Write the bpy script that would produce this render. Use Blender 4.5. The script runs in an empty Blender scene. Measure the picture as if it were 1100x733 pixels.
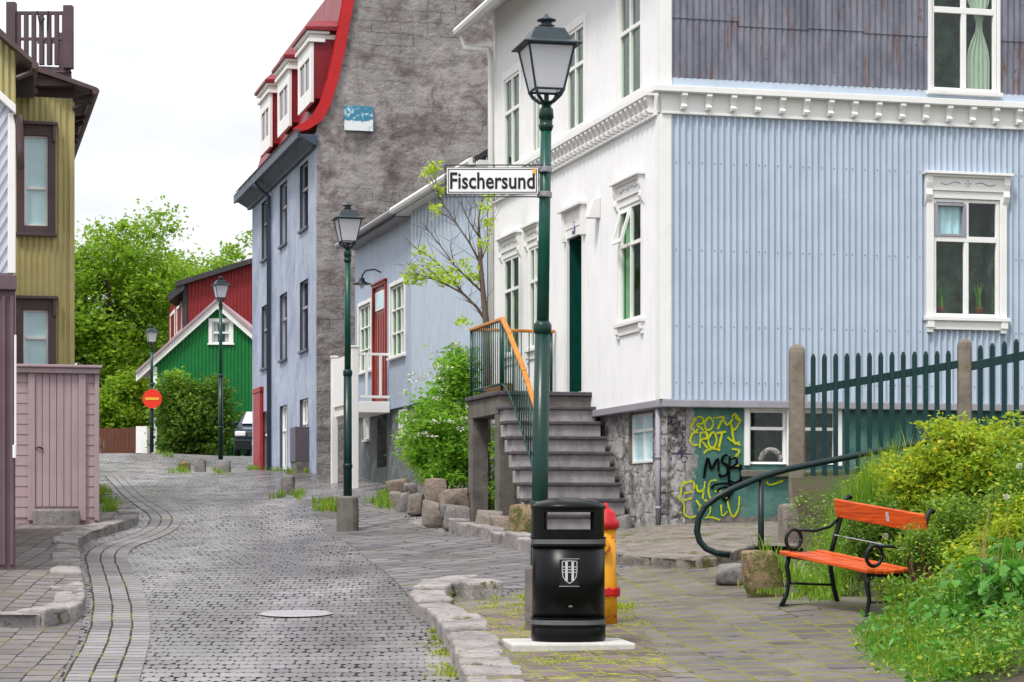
import bpy, bmesh, math, random
import numpy as np
from mathutils import Vector, Matrix, geometry, noise as mnoise

# ---------------------------------------------------------------- camera, light, exposure
SC = bpy.context.scene
F, CX, HY, EYE = 2500.0, 550.0, 560.0, 1.6
camd = bpy.data.cameras.new("camera"); cam = bpy.data.objects.new("camera", camd)
SC.collection.objects.link(cam); SC.camera = cam
cam.location = (0, 0, EYE); cam.rotation_euler = (math.radians(90), 0, 0)
camd.sensor_width = 36.0; camd.lens = 36.0*F/1100.0
camd.shift_y = (HY-366.5)/1100.0
camd.clip_start = 0.5; camd.clip_end = 3000
SUN_EL, SUN_AZ = math.radians(58), math.radians(215)     # azimuth from north (+Y), clockwise
world = bpy.data.worlds.new("World"); SC.world = world; world.use_nodes = True
wt = world.node_tree; wn = wt.nodes; wl = wt.links
for n_ in list(wn): wn.remove(n_)
wo = wn.new('ShaderNodeOutputWorld'); wb = wn.new('ShaderNodeBackground'); wb.inputs['Strength'].default_value = 0.12
sky = wn.new('ShaderNodeTexSky'); sky.sky_type = 'NISHITA'; sky.sun_disc = False
sky.sun_elevation = SUN_EL; sky.sun_rotation = SUN_AZ; sky.air_density = 1.0; sky.dust_density = 2.0
tc = wn.new('ShaderNodeTexCoord'); mp = wn.new('ShaderNodeMapping'); mp.inputs['Scale'].default_value = (3, 3, 9)
cn = wn.new('ShaderNodeTexNoise'); cn.inputs['Scale'].default_value = 1.6; cn.inputs['Detail'].default_value = 6; cn.inputs['Roughness'].default_value = .55
cr = wn.new('ShaderNodeValToRGB')
cr.color_ramp.elements[0].position = .30; cr.color_ramp.elements[0].color = (5.3, 5.4, 5.75, 1)
cr.color_ramp.elements[1].position = .52; cr.color_ramp.elements[1].color = (6.6, 6.65, 6.85, 1)
cx = wn.new('ShaderNodeMix'); cx.data_type = 'RGBA'; cx.inputs['Factor'].default_value = .93
wl.new(tc.outputs['Generated'], mp.inputs['Vector']); wl.new(mp.outputs[0], cn.inputs['Vector'])
wl.new(cn.outputs['Fac'], cr.inputs['Fac']); wl.new(sky.outputs[0], cx.inputs['A']); wl.new(cr.outputs[0], cx.inputs['B'])
sx = wn.new('ShaderNodeSeparateXYZ'); wl.new(tc.outputs['Generated'], sx.inputs[0])          # overcast sky: zenith brighter than horizon
mz = wn.new('ShaderNodeMapRange'); mz.inputs['From Min'].default_value = .12; mz.inputs['From Max'].default_value = 1; mz.inputs['To Min'].default_value = .98; mz.inputs['To Max'].default_value = 1.75
wl.new(sx.outputs[2], mz.inputs['Value']); vm = wn.new('ShaderNodeVectorMath'); vm.operation = 'SCALE'; wl.new(cx.outputs['Result'], vm.inputs[0]); wl.new(mz.outputs[0], vm.inputs['Scale'])
wl.new(vm.outputs[0], wb.inputs['Color']); wl.new(wb.outputs[0], wo.inputs['Surface'])
sund = bpy.data.lights.new("sun", 'SUN'); sund.energy = 2.2; sund.angle = math.radians(12); sund.color = (1, .96, .9)
suno = bpy.data.objects.new("sun", sund); SC.collection.objects.link(suno)
sdir = Vector((math.sin(SUN_AZ)*math.cos(SUN_EL), math.cos(SUN_AZ)*math.cos(SUN_EL), math.sin(SUN_EL)))
suno.rotation_euler = sdir.to_track_quat('Z', 'Y').to_euler(); suno.location = (0, 0, 60)
SC.view_settings.view_transform = 'Standard'; SC.view_settings.look = 'None'
SC.view_settings.gamma = 1; SC.view_settings.use_curve_mapping = False; SC.view_settings.exposure = 0.48
SC.render.resolution_x = 1024; SC.render.resolution_y = 682
SC.cycles.max_bounces = 6; SC.cycles.transparent_max_bounces = 12

rnd = random.Random(7); nr = np.random.default_rng(7)

# ---------------------------------------------------------------- pixel -> world helpers (photo 1100x733)
def P(px, py, Y): return Vector(((px-CX)/F*Y, Y, EYE+(HY-py)/F*Y))
def Z(py, Y): return EYE+(HY-py)/F*Y

CT = np.array([
 (0,0,0),(-8,0,0),(8,0,.05),(0,8,.26),(-6,9,.3),(6,9,.35),(0,14,.50),(-4,14,.50),(4,14,.56),(0,17.2,.60),(-3,17.2,.60),(2.2,17.4,.66),
 (-3,23,.86),(-5,23,.95),(-8,21,.9),(-5,19,.72),(0,22,.86),(1.3,21,.86),(2.3,19.4,.80),(1.5,24,1.08),(2,26.5,1.25),(3,29.8,1.47),(1.9,29.8,1.46),(6,29.8,1.6),(6,20,1.0),(9,25,1.4),
 (.3,29.3,1.28),(-3,29,1.14),(-6,30,1.27),(-6.2,36,1.52),(-2.4,34.5,1.45),(-.8,31,1.36),(-1.5,36,1.68),(-2.3,44,2.28),(-3.3,46,2.22),
 (-4.3,45,2.10),(-4.37,52,2.66),(-7.0,62.6,3.05),(-7.9,63,3.3),(-7.7,56,2.78),(-9,45,2.1),(-12,55,2.8),(-11,70,3.5),(-8.4,70,3.55),(-11,78,3.8),(-13,82,3.98),(-15.8,90,4.22),(-20,95,4.3),
 (0,60,3.3),(5,45,2.6),(10,40,2.2),(-20,40,2.0),(-20,20,.9),(-30,60,3.0),(20,20,1.5),(20,60,3.2),(-20,140,5.2),(30,140,5.5),(-80,140,5),(-80,0,.5),(80,0,.8),(80,140,6),(0,-40,-1)],float)
SCL = 30.0
def _phi(r): return np.where(r > 1e-9, r*r*np.log(np.maximum(r, 1e-9)), 0.)
_c = CT[:, :2]/SCL; _n = len(_c)
_K = _phi(np.linalg.norm(_c[:, None]-_c[None], axis=2))+np.eye(_n)*3e-4
_A = np.zeros((_n+3, _n+3)); _A[:_n, :_n] = _K; _A[:_n, _n] = 1; _A[:_n, _n+1:] = _c; _A[_n, :_n] = 1; _A[_n+1:, :_n] = _c.T
_w = np.linalg.solve(_A, np.concatenate([CT[:, 2], np.zeros(3)]))
def TH(xy):
    q = np.atleast_2d(np.asarray(xy, float)).copy()
    q[:, 0] = np.clip(q[:, 0], -80, 80); q[:, 1] = np.clip(q[:, 1], -40, 140); q /= SCL
    return _phi(np.linalg.norm(q[:, None]-_c[None], axis=2))@_w[:_n]+_w[_n]+q@_w[_n+1:]
def T(x, y): return float(TH([(x, y)])[0])
def G(px, py, off=0.0):
    """ground point seen at a pixel"""
    Y = np.arange(8, 120, .05); X = (px-CX)/F*Y
    z = EYE+(HY-py)/F*Y; h = TH(np.stack([X, Y], 1))+off
    i = np.argmax(z <= h) if (z <= h).any() else len(Y)-1
    return Vector((X[i], Y[i], h[i]))

# ---------------------------------------------------------------- materials
class NT:
    def __init__(s, name):
        s.m = bpy.data.materials.new(name); s.m.use_nodes = True; s.t = s.m.node_tree; s.N = s.t.nodes; s.L = s.t.links
        s.b = s.N['Principled BSDF']; s.co = s.N.new('ShaderNodeTexCoord')
    def put(s, sock, v):
        if isinstance(v, bpy.types.NodeSocket): s.L.new(v, sock)
        elif v is not None:
            if isinstance(v, (tuple, list)) and len(v) == 3 and sock.type == 'RGBA': v = (*v, 1)
            sock.default_value = v
    def map(s, v=None, scale=(1,1,1), rot=(0,0,0), loc=(0,0,0)):
        n = s.N.new('ShaderNodeMapping'); s.put(n.inputs[0], v or s.co.outputs['Object'])
        n.inputs['Scale'].default_value = scale; n.inputs['Rotation'].default_value = rot; n.inputs['Location'].default_value = loc
        return n.outputs[0]
    def noise(s, scale=5, detail=4, rough=.55, v=None, dist=0):
        n = s.N.new('ShaderNodeTexNoise'); s.put(n.inputs['Vector'], v or s.co.outputs['Object'])
        n.inputs['Scale'].default_value = scale; n.inputs['Detail'].default_value = detail; n.inputs['Roughness'].default_value = rough; n.inputs['Distortion'].default_value = dist
        return n.outputs['Fac']
    def vor(s, scale=5, feat='F1', v=None, out='Distance', rnd_=1):
        n = s.N.new('ShaderNodeTexVoronoi'); n.feature = feat; s.put(n.inputs['Vector'], v or s.co.outputs['Object'])
        n.inputs['Scale'].default_value = scale; n.inputs['Randomness'].default_value = rnd_
        return n.outputs[out]
    def ramp(s, f, a, b, ca=(0,0,0), cb=(1,1,1)):
        n = s.N.new('ShaderNodeValToRGB'); s.put(n.inputs[0], f)
        e = n.color_ramp.elements; e[0].position = a; e[0].color = (*ca, 1); e[1].position = b; e[1].color = (*cb, 1)
        return n.outputs[0]
    def mix(s, f, a, b, mode='MIX'):
        n = s.N.new('ShaderNodeMix'); n.data_type = 'RGBA'; n.blend_type = mode
        s.put(n.inputs['Factor'], f); s.put(n.inputs['A'], a); s.put(n.inputs['B'], b); return n.outputs['Result']
    def m_(s, op, a, b=None, c=None):
        n = s.N.new('ShaderNodeMath'); n.operation = op; s.put(n.inputs[0], a)
        if b is not None: s.put(n.inputs[1], b)
        if c is not None: s.put(n.inputs[2], c)
        return n.outputs[0]
    def xyz(s, v=None):
        n = s.N.new('ShaderNodeSeparateXYZ'); s.put(n.inputs[0], v or s.co.outputs['Object']); return n.outputs
    def brick(s, v, w, h, mortar, off=.5, c1=(.3,.3,.3), c2=(.2,.2,.2), smooth=.1):
        n = s.N.new('ShaderNodeTexBrick'); s.put(n.inputs['Vector'], v); n.offset = off
        n.inputs['Scale'].default_value = 1; n.inputs['Brick Width'].default_value = w; n.inputs['Row Height'].default_value = h
        n.inputs['Mortar Size'].default_value = mortar; n.inputs['Mortar Smooth'].default_value = smooth
        n.inputs['Color1'].default_value = (*c1, 1); n.inputs['Color2'].default_value = (*c2, 1); n.inputs['Mortar'].default_value = (0,0,0,1)
        return n.outputs['Color'], n.outputs['Fac']
    def out(s, col=None, rough=.7, bump=None, bs=.5, bd=.02, metal=0, spec=None):
        if spec is None: spec = .22
        s.put(s.b.inputs['Base Color'], col); s.put(s.b.inputs['Roughness'], rough); s.put(s.b.inputs['Metallic'], metal)
        if spec is not None: s.put(s.b.inputs['Specular IOR Level'], spec)
        if bump is not None:
            n = s.N.new('ShaderNodeBump'); n.inputs['Strength'].default_value = bs; n.inputs['Distance'].default_value = bd
            s.put(n.inputs['Height'], bump); s.L.new(n.outputs[0], s.b.inputs['Normal'])
        return s.m
def paint(name, c, rough=.5, var=.12, scale=2.5, dirt=.25, dirtc=(.16,.13,.11), streak=True, bs=.15, spec=None):
    n = NT(name); c2 = tuple(x*(1-var) for x in c)
    base = n.mix(n.ramp(n.noise(scale, 5), .3, .7), c, c2)
    st = n.noise(1.0, 6, .65, n.map(scale=(9, 9, .7) if streak else (3, 3, 3)))
    d = n.m_('MULTIPLY', n.ramp(st, .52, .8), dirt)
    sp = n.m_('MULTIPLY', n.ramp(n.noise(35, 3, .6), .66, .74), dirt)
    col = n.mix(n.m_('MAXIMUM', d, sp), base, dirtc)
    return n.out(col, n.ramp(n.noise(6, 3), .2, .8, (rough-.1,)*3, (min(1, rough+.12),)*3), n.noise(28, 5, .6), bs, .01, spec=spec)
def plain(name, c, rough=.5, metal=0, var=.15, scale=12, bs=.12, spec=.35):
    n = NT(name); c2 = tuple(x*(1-var) for x in c)
    return n.out(n.mix(n.ramp(n.noise(scale, 4), .3, .7), c, c2), n.ramp(n.noise(scale*.7, 3), .2, .8, (rough*.85,)*3, (min(1, rough*1.15),)*3), n.noise(scale*4, 3), bs, .004, metal, spec)
def rubble(name, c1, c2, mort, scale=3.2, sy=1.6, paintc=None, px=None, pamt=.5):
    """rubble masonry; optional flaking whitewash/paint covering"""
    n = NT(name)
    wob = n.N.new('ShaderNodeVectorMath'); wob.operation = 'MULTIPLY_ADD'
    nn = n.N.new('ShaderNodeTexNoise'); nn.inputs['Scale'].default_value = 3
    n.put(nn.inputs['Vector'], n.co.outputs['Object']); n.put(wob.inputs[0], nn.outputs['Color']); wob.inputs[1].default_value = (.22, .22, .22); nn.inputs['Detail'].default_value = 6; nn.inputs['Roughness'].default_value = .7
    n.put(wob.inputs[2], n.co.outputs['Object'])
    v = n.map(wob.outputs[0], scale=(1, 1, sy))
    e = n.vor(scale, 'DISTANCE_TO_EDGE', v, rnd_=.6); cell = n.vor(scale, 'F1', v, 'Color', rnd_=.6)
    cx_ = n.xyz(cell)[0]
    stone = n.mix(cx_, c1, c2)
    stone = n.mix(n.ramp(n.noise(9, 6, .7), .35, .7), stone, tuple(x*.45 for x in c1))
    col = n.mix(n.ramp(e, .0, .035), mort, stone)
    if paintc:
        f = n.ramp(n.noise(3.2, 9, .82), 1-pamt-.05, 1-pamt+.03)
        col = n.mix(f, col, n.mix(n.ramp(n.noise(5, 5, .7), .3, .7), paintc, tuple(x*.6 for x in paintc)))
    h = n.m_('ADD', n.m_('MULTIPLY', n.ramp(e, .0, .10), .45), n.m_('MULTIPLY', n.noise(14, 6, .7), .5))
    return n.out(col, .9, h, 1.0, .035)

MT = {}
MT['white'] = paint('white_paint', (.76,.76,.77), .5, .06, dirt=.2, dirtc=(.35,.34,.33))
MT['trim'] = paint('white_trim', (.82,.815,.80), .5, .05, dirt=.12, streak=False)
MT['whitepatch'] = MT['trim']
MT['blue'] = paint('pale_blue_iron', (.47,.55,.652), .42, .10, dirt=.22, dirtc=(.22,.22,.26))
MT['blue2'] = paint('blue_grey_boards', (.38,.45,.57), .55, .12, dirt=.2)
MT['olive'] = paint('olive_iron', (.46,.40,.185), .5, .15, dirt=.3, dirtc=(.10,.08,.05))
MT['plum'] = paint('plum_brown_wood', (.11,.074,.08), .5, .2, dirt=.3, dirtc=(.03,.025,.025))
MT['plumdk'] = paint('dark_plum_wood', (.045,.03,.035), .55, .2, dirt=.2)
MT['mauve'] = paint('mauve_boards', (.40,.295,.315), .6, .14, dirt=.35, dirtc=(.14,.09,.09))
MT['lilac'] = paint('lilac_white_boards', (.58,.60,.70), .5, .08, dirt=.15)
MT['green'] = paint('green_iron', (.016,.19,.05), .45, .2, dirt=.15, dirtc=(.01,.06,.02))
MT['red'] = paint('dark_red_iron', (.25,.028,.032), .5, .2, dirt=.2, dirtc=(.08,.02,.02))
MT['brightred'] = paint('bright_red_paint', (.50,.022,.024), .42, .15, dirt=.15, dirtc=(.2,.03,.03), streak=False)
MT['doorred'] = paint('brick_red_door', (.28,.035,.025), .4, .2, dirt=.15, dirtc=(.08,.02,.02))
MT['navy'] = paint('dark_blue_grey_trim', (.065,.085,.12), .45, .2, dirt=.2, dirtc=(.02,.02,.025))
MT['facade'] = None
MT['dkgreen'] = plain('dark_green_gloss', (.004,.065,.05), .3, 0, .3, 8)
MT['teal'] = plain('dark_teal_enamel', (.003,.036,.038), .4, 0, .3, 8)
MT['railblack'] = plain('blackish_green_enamel', (.002,.016,.016), .4, 0, .3, 8)
MT['crimson'] = plain('crimson_paint', (.24,.012,.02), .45, 0, .25, 3)
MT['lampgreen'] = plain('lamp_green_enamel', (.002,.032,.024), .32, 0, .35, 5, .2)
MT['lampup'] = plain('lamp_green_enamel_sunlit', (.003,.075,.052), .32, 0, .35, 5, .2)  # same enamel, lightened to carry the sunlit look of the upper pole
MT['lampgrey'] = plain('blue_black_enamel', (.03,.045,.055), .4, .2, .3, 14)
MT['black'] = plain('black_plastic', (.003,.0032,.0036), .30, 0, .3, 6, .05, .16)
MT['bandgrey'] = plain('grey_reflective_band', (.13,.135,.14), .35, .3)
MT['iron'] = plain('dark_cast_iron', (.012,.02,.02), .38, .3, .3, 20)
MT['orange'] = None
MT['hyd_y'] = None
MT['hyd_r'] = paint('red_hydrant_enamel', (.50,.014,.02), .4, .25, 9, .5, (.10,.03,.03), False, .4)
MT['brass'] = plain('old_brass', (.45,.33,.08), .4, .8)
MT['concrete'] = None
MT['roofdk'] = paint('dark_roof_iron', (.05,.05,.055), .6, .2, dirt=.3)
MT['pipe'] = paint('grey_lilac_pipe', (.33,.32,.36), .5, .15, dirt=.3)
MT['wood'] = plain('varnished_handrail', (.64,.26,.05), .4, 0, .35, 8)
MT['fencewood'] = paint('brown_fence_boards', (.13,.05,.03), .6, .2)
MT['dark'] = plain('foliage_reflection_green', (.10,.19,.11), .9, 0, .96, 6)  # mottled green puts reflected foliage into the room colour behind panes
MT['greenrefl'] = plain('green_reflection_backing', (.13,.24,.12), .9, 0, .75, 5)  # green foliage reflection coloured onto the recess behind the panes
MT['curtain'] = plain('white_net_curtain', (.72,.74,.74), .9, 0, .12, 6)
MT['curtaing'] = plain('pale_green_curtain', (.45,.55,.42), .9, 0, .15, 6)
MT['blind'] = plain('pale_blue_blind', (.55,.80,.86), .8, 0, .08, 4)
MT['warmroom'] = plain('warm_interior', (.38,.19,.08), .9, 0, .8, 6)
MT['rubber'] = plain('black_rubber', (.015,.015,.015), .8)
MT['chrome'] = plain('dull_chrome', (.5,.5,.52), .25, 1)
MT['carpaint'] = plain('dark_blue_car_paint', (.008,.018,.035), .2)
MT['signred'] = plain('orange_red_reflective', (.75,.035,.01), .4, 0, .05)
MT['signyel'] = plain('yellow_bar', (.8,.45,.05), .4)
MT['signwhite'] = plain('white_sign_enamel', (.82,.82,.82), .35, 0, .05, 4)
MT['ink'] = plain('black_lettering', (.008,.008,.009), .45)
MT['terracotta'] = plain('terracotta_pot', (.28,.09,.04), .8)
MT['bark'] = paint('dark_bark', (.06,.045,.033), .9, .4, 8, .3, (.02,.015,.01), True, .8)
MT['barklight'] = paint('grey_brown_bark', (.17,.13,.10), .9, .3, 8, .3, (.05,.04,.03), True, .8)
MT['silver'] = plain('silver_print', (.55,.57,.58), .45, .2, .1)

n = NT('lamp_glass'); n.out((.86,.86,.90), .3); tl = n.N.new('ShaderNodeBsdfTranslucent'); tl.inputs[0].default_value = (.95,.95,1,1); mx = n.N.new('ShaderNodeMixShader'); mx.inputs[0].default_value = .5
n.L.new(n.b.outputs[0], mx.inputs[1]); n.L.new(tl.outputs[0], mx.inputs[2]); n.L.new(mx.outputs[0], n.N['Material Output'].inputs[0]); MT['lampglass'] = n.m
def glass(name, tint, fac=1.0):
    n = NT(name); n.N.remove(n.b)
    tr = n.N.new('ShaderNodeBsdfTransparent'); tr.inputs[0].default_value = (*tint, 1)
    gl = n.N.new('ShaderNodeBsdfGlossy'); gl.inputs['Roughness'].default_value = .03; gl.inputs[0].default_value = (.9,.92,.94,1)
    fr = n.N.new('ShaderNodeFresnel'); fr.inputs[0].default_value = 1.5
    bp = n.N.new('ShaderNodeBump'); bp.inputs['Strength'].default_value = .06; n.put(bp.inputs['Height'], n.noise(2.5, 2)); n.L.new(bp.outputs[0], gl.inputs['Normal'])
    mx = n.N.new('ShaderNodeMixShader'); n.L.new(n.m_('MULTIPLY', fr.outputs[0], fac), mx.inputs[0])
    n.L.new(tr.outputs[0], mx.inputs[1]); n.L.new(gl.outputs[0], mx.inputs[2]); n.L.new(mx.outputs[0], n.N['Material Output'].inputs[0])
    return n.m
MT['glass'] = glass('window_glass', (.9,.94,.93), 1.0)
MT['glassg'] = glass('reflected_green_glass', (.60,.86,.66), .22)  # green tint stands in for foliage reflected in the panes
MT['bluepane'] = plain('pale_blue_blinded_pane', (.52,.76,.82), .12, 0, .08, 3, .02, .5)
# orange slats, weathered
n = NT('orange_red_slats'); c = n.mix(n.ramp(n.noise(1, 7, .7, n.map(scale=(3, 3, 60))), .38, .66), (.72,.12,.018), (.34,.045,.012))
MT['orange'] = n.out(c, .35, n.noise(1, 5, .6, n.map(scale=(6, 6, 90))), .25, .003)
n = NT('yellow_hydrant_paint'); c = n.mix(n.ramp(n.noise(9, 5, .7), .58, .62), (.62,.27,.012), (.5,.07,.01))
MT['hyd_y'] = n.out(n.mix(n.ramp(n.noise(30, 4), .66, .72), c, (.12,.06,.03)), .4, n.noise(25), .3, .004)
n = NT('aged_concrete'); c = n.mix(n.ramp(n.noise(5, 6, .65), .3, .72), (.20,.185,.165), (.10,.09,.08))
c = n.mix(n.ramp(n.noise(22, 4, .7), .62, .7), c, (.045,.04,.035)); MT['concrete'] = n.out(c, .92, n.noise(30, 7, .7), .7, .012)
n = NT('step_stone'); c = n.mix(n.ramp(n.noise(1, 6, .7, n.map(scale=(6, 6, 2))), .3, .7), (.46,.43,.43), (.24,.222,.225))
c = n.mix(n.ramp(n.noise(26, 4, .7), .6, .68), c, (.2,.19,.18)); MT['step'] = n.out(c, .85, n.noise(30, 7, .7), .6, .01)
n = NT('tread_stone'); c = n.mix(n.ramp(n.noise(7, 6, .7), .3, .7), (.13,.12,.13), (.06,.056,.062)); MT['tread'] = n.out(c, .7, n.noise(40, 6, .7), .5, .006)
n = NT('mossy_post'); c = n.mix(n.ramp(n.noise(7, 6, .65), .3, .72), (.25,.22,.18), (.12,.10,.08))
zz = n.xyz()[2]; f = n.m_('MULTIPLY', n.ramp(zz, .9, 1.0), n.ramp(n.noise(20, 4), .45, .55)) ; MT['post'] = n.out(n.mix(n.ramp(n.noise(16, 4), .64, .7), c, (.20,.12,.03)), .92, n.noise(34, 7, .7), .7, .01)
def rock(name, c1, c2, moss=0.0):
    n = NT(name); c = n.mix(n.ramp(n.noise(3, 7, .7), .3, .7), c1, c2)
    c = n.mix(n.ramp(n.noise(18, 5, .7), .58, .68), c, tuple(x*.35 for x in c2))
    c = n.mix(n.ramp(n.noise(11, 5, .7, dist=1), .63, .68), c, (.42,.40,.36))
    if moss: c = n.mix(n.ramp(n.noise(4, 5, .7, n.map(loc=(3, 1, 2))), .62-moss*.3, .68-moss*.3), c, (.10,.10,.03))
    return n.out(c, .92, n.m_('ADD', n.noise(9, 8, .7), n.m_('MULTIPLY', n.noise(45, 4), .3)), 1.0, .03)
MT['rock1'] = rock('brown_grey_rock', (.33,.295,.26), (.16,.13,.115))
MT['rock2'] = rock('rusty_rock', (.34,.27,.215), (.17,.135,.115))
MT['rock3'] = rock('grey_rock', (.30,.28,.265), (.13,.12,.12))
MT['rock4'] = rock('mossy_brown_rock', (.32,.23,.13), (.13,.10,.07), .4)
MT['kerb'] = rock('kerb_basalt', (.40,.37,.355), (.19,.175,.17), .1)
MT['slab'] = rock('apron_stone', (.29,.255,.225), (.12,.105,.09), .25)
MT['rubble'] = rubble('rubble_plinth', (.27,.25,.225), (.12,.11,.10), (.10,.09,.08), 2.5, 1.5, (.52,.51,.505), pamt=.50)
# tall gable: weathered block render with stains
n = NT('weathered_gable'); v = n.map(scale=(1, .001, 1))
x, y, z = n.xyz(); cmb = n.N.new('ShaderNodeCombineXYZ'); n.put(cmb.inputs[0], n.m_('ADD', x, n.m_('MULTIPLY', n.noise(2, 3), .16))); n.put(cmb.inputs[1], n.m_('ADD', z, n.m_('MULTIPLY', n.noise(1.7, 3, v=n.map(loc=(5, 5, 5))), .16)))
bc, bf = n.brick(cmb.outputs[0], .62, .27, .02, .5, (.25,.235,.225), (.235,.22,.213), 1.6)
c = n.mix(n.ramp(n.noise(.7, 8, .8), .42, .56), bc, (.33,.305,.30))
c = n.mix(n.ramp(n.noise(1.3, 8, .75, n.map(loc=(9, 2, 4))), .5, .66), c, (.11,.095,.09))
c = n.mix(n.ramp(n.noise(2.4, 6, .7, n.map(scale=(1, 1, .25))), .62, .72), c, (.17,.115,.095))
c = n.mix(n.m_('MULTIPLY', n.ramp(n.noise(1.1, 8, .78, n.map(scale=(.6, 1, 1.6), loc=(2, 9, 6))), .50, .60), .7), c, (.135,.105,.10))
c = n.mix(n.m_('MULTIPLY', n.m_('MULTIPLY', n.ramp(bf, .3, .9), n.ramp(n.noise(1.6, 6, .7, n.map(loc=(1, 8, 2))), .50, .62)), .10), c, (.10,.09,.085))
h = n.m_('ADD', n.m_('MULTIPLY', n.noise(3, 5, .6), 1.1), n.m_('MULTIPLY', bf, -.015))
MT['gable'] = n.out(c, .95, h, .9, .07)
# blue-grey render of the tall house's street side
n = NT('blue_grey_render'); c = n.mix(n.ramp(n.noise(.9, 8, .72), .34, .66), (.25,.29,.39), (.43,.475,.57))
c = n.mix(n.ramp(n.noise(1, 7, .7, n.map(scale=(4, 4, .8))), .55, .72), c, (.20,.23,.31)); MT['facade'] = n.out(c, .85, n.noise(6, 8, .7), .6, .03)
n = NT('grey_green_basement'); c = n.mix(n.ramp(n.noise(1.4, 8, .72), .36, .64), (.15,.18,.18), (.23,.26,.26))
z = n.xyz()[2]; c = n.mix(n.m_('MULTIPLY', n.ramp(n.noise(3, 7, .75), .44, .52), .8), c, (.12,.13,.125)); MT['basement'] = n.out(c, .9, n.noise(9, 8, .7), .8, .03)
n = NT('flaking_green_wall'); c = n.mix(n.ramp(n.noise(1.6, 8, .7), .4, .62), (.035,.115,.095), (.095,.20,.17))
c = n.mix(n.ramp(n.noise(5, 7, .75, n.map(loc=(3, 0, 0))), .64, .67), c, (.23,.22,.2)); c = n.mix(n.m_('LESS_THAN', n.xyz()[0], n.m_('ADD', .17, n.m_('MULTIPLY', n.noise(2.6, 8, .8), .5))), c, n.mix(n.ramp(n.noise(6, 8, .8), .4, .6), (.34,.33,.32), (.15,.14,.13))); z = n.xyz()[2]; c = n.mix(n.m_('LESS_THAN', z, n.m_('ADD', .12, n.m_('MULTIPLY', n.noise(2.2, 7, .75), .45))), c, n.mix(n.ramp(n.noise(7, 6, .7), .35, .65), (.24,.215,.19), (.10,.09,.08))); MT['greenwall'] = n.out(c, .8, n.noise(12, 8, .7), .7, .015)
# rusty dark corrugated sheets
n = NT('rusty_dark_iron'); c = n.mix(n.ramp(n.noise(2, 7, .65, n.map(scale=(2, 2, .8))), .35, .7), (.13,.135,.17), (.24,.245,.295))
c = n.mix(n.ramp(n.noise(1, 8, .75, n.map(scale=(9, 9, 1.2), loc=(2, 2, 2))), .56, .68), c, (.17,.062,.03))
c = n.mix(n.ramp(n.noise(9, 6, .7), .64, .72), c, (.04,.025,.02)); MT['rusty'] = n.out(c, .6, n.noise(20, 6, .7), .4, .006, .2)
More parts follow.
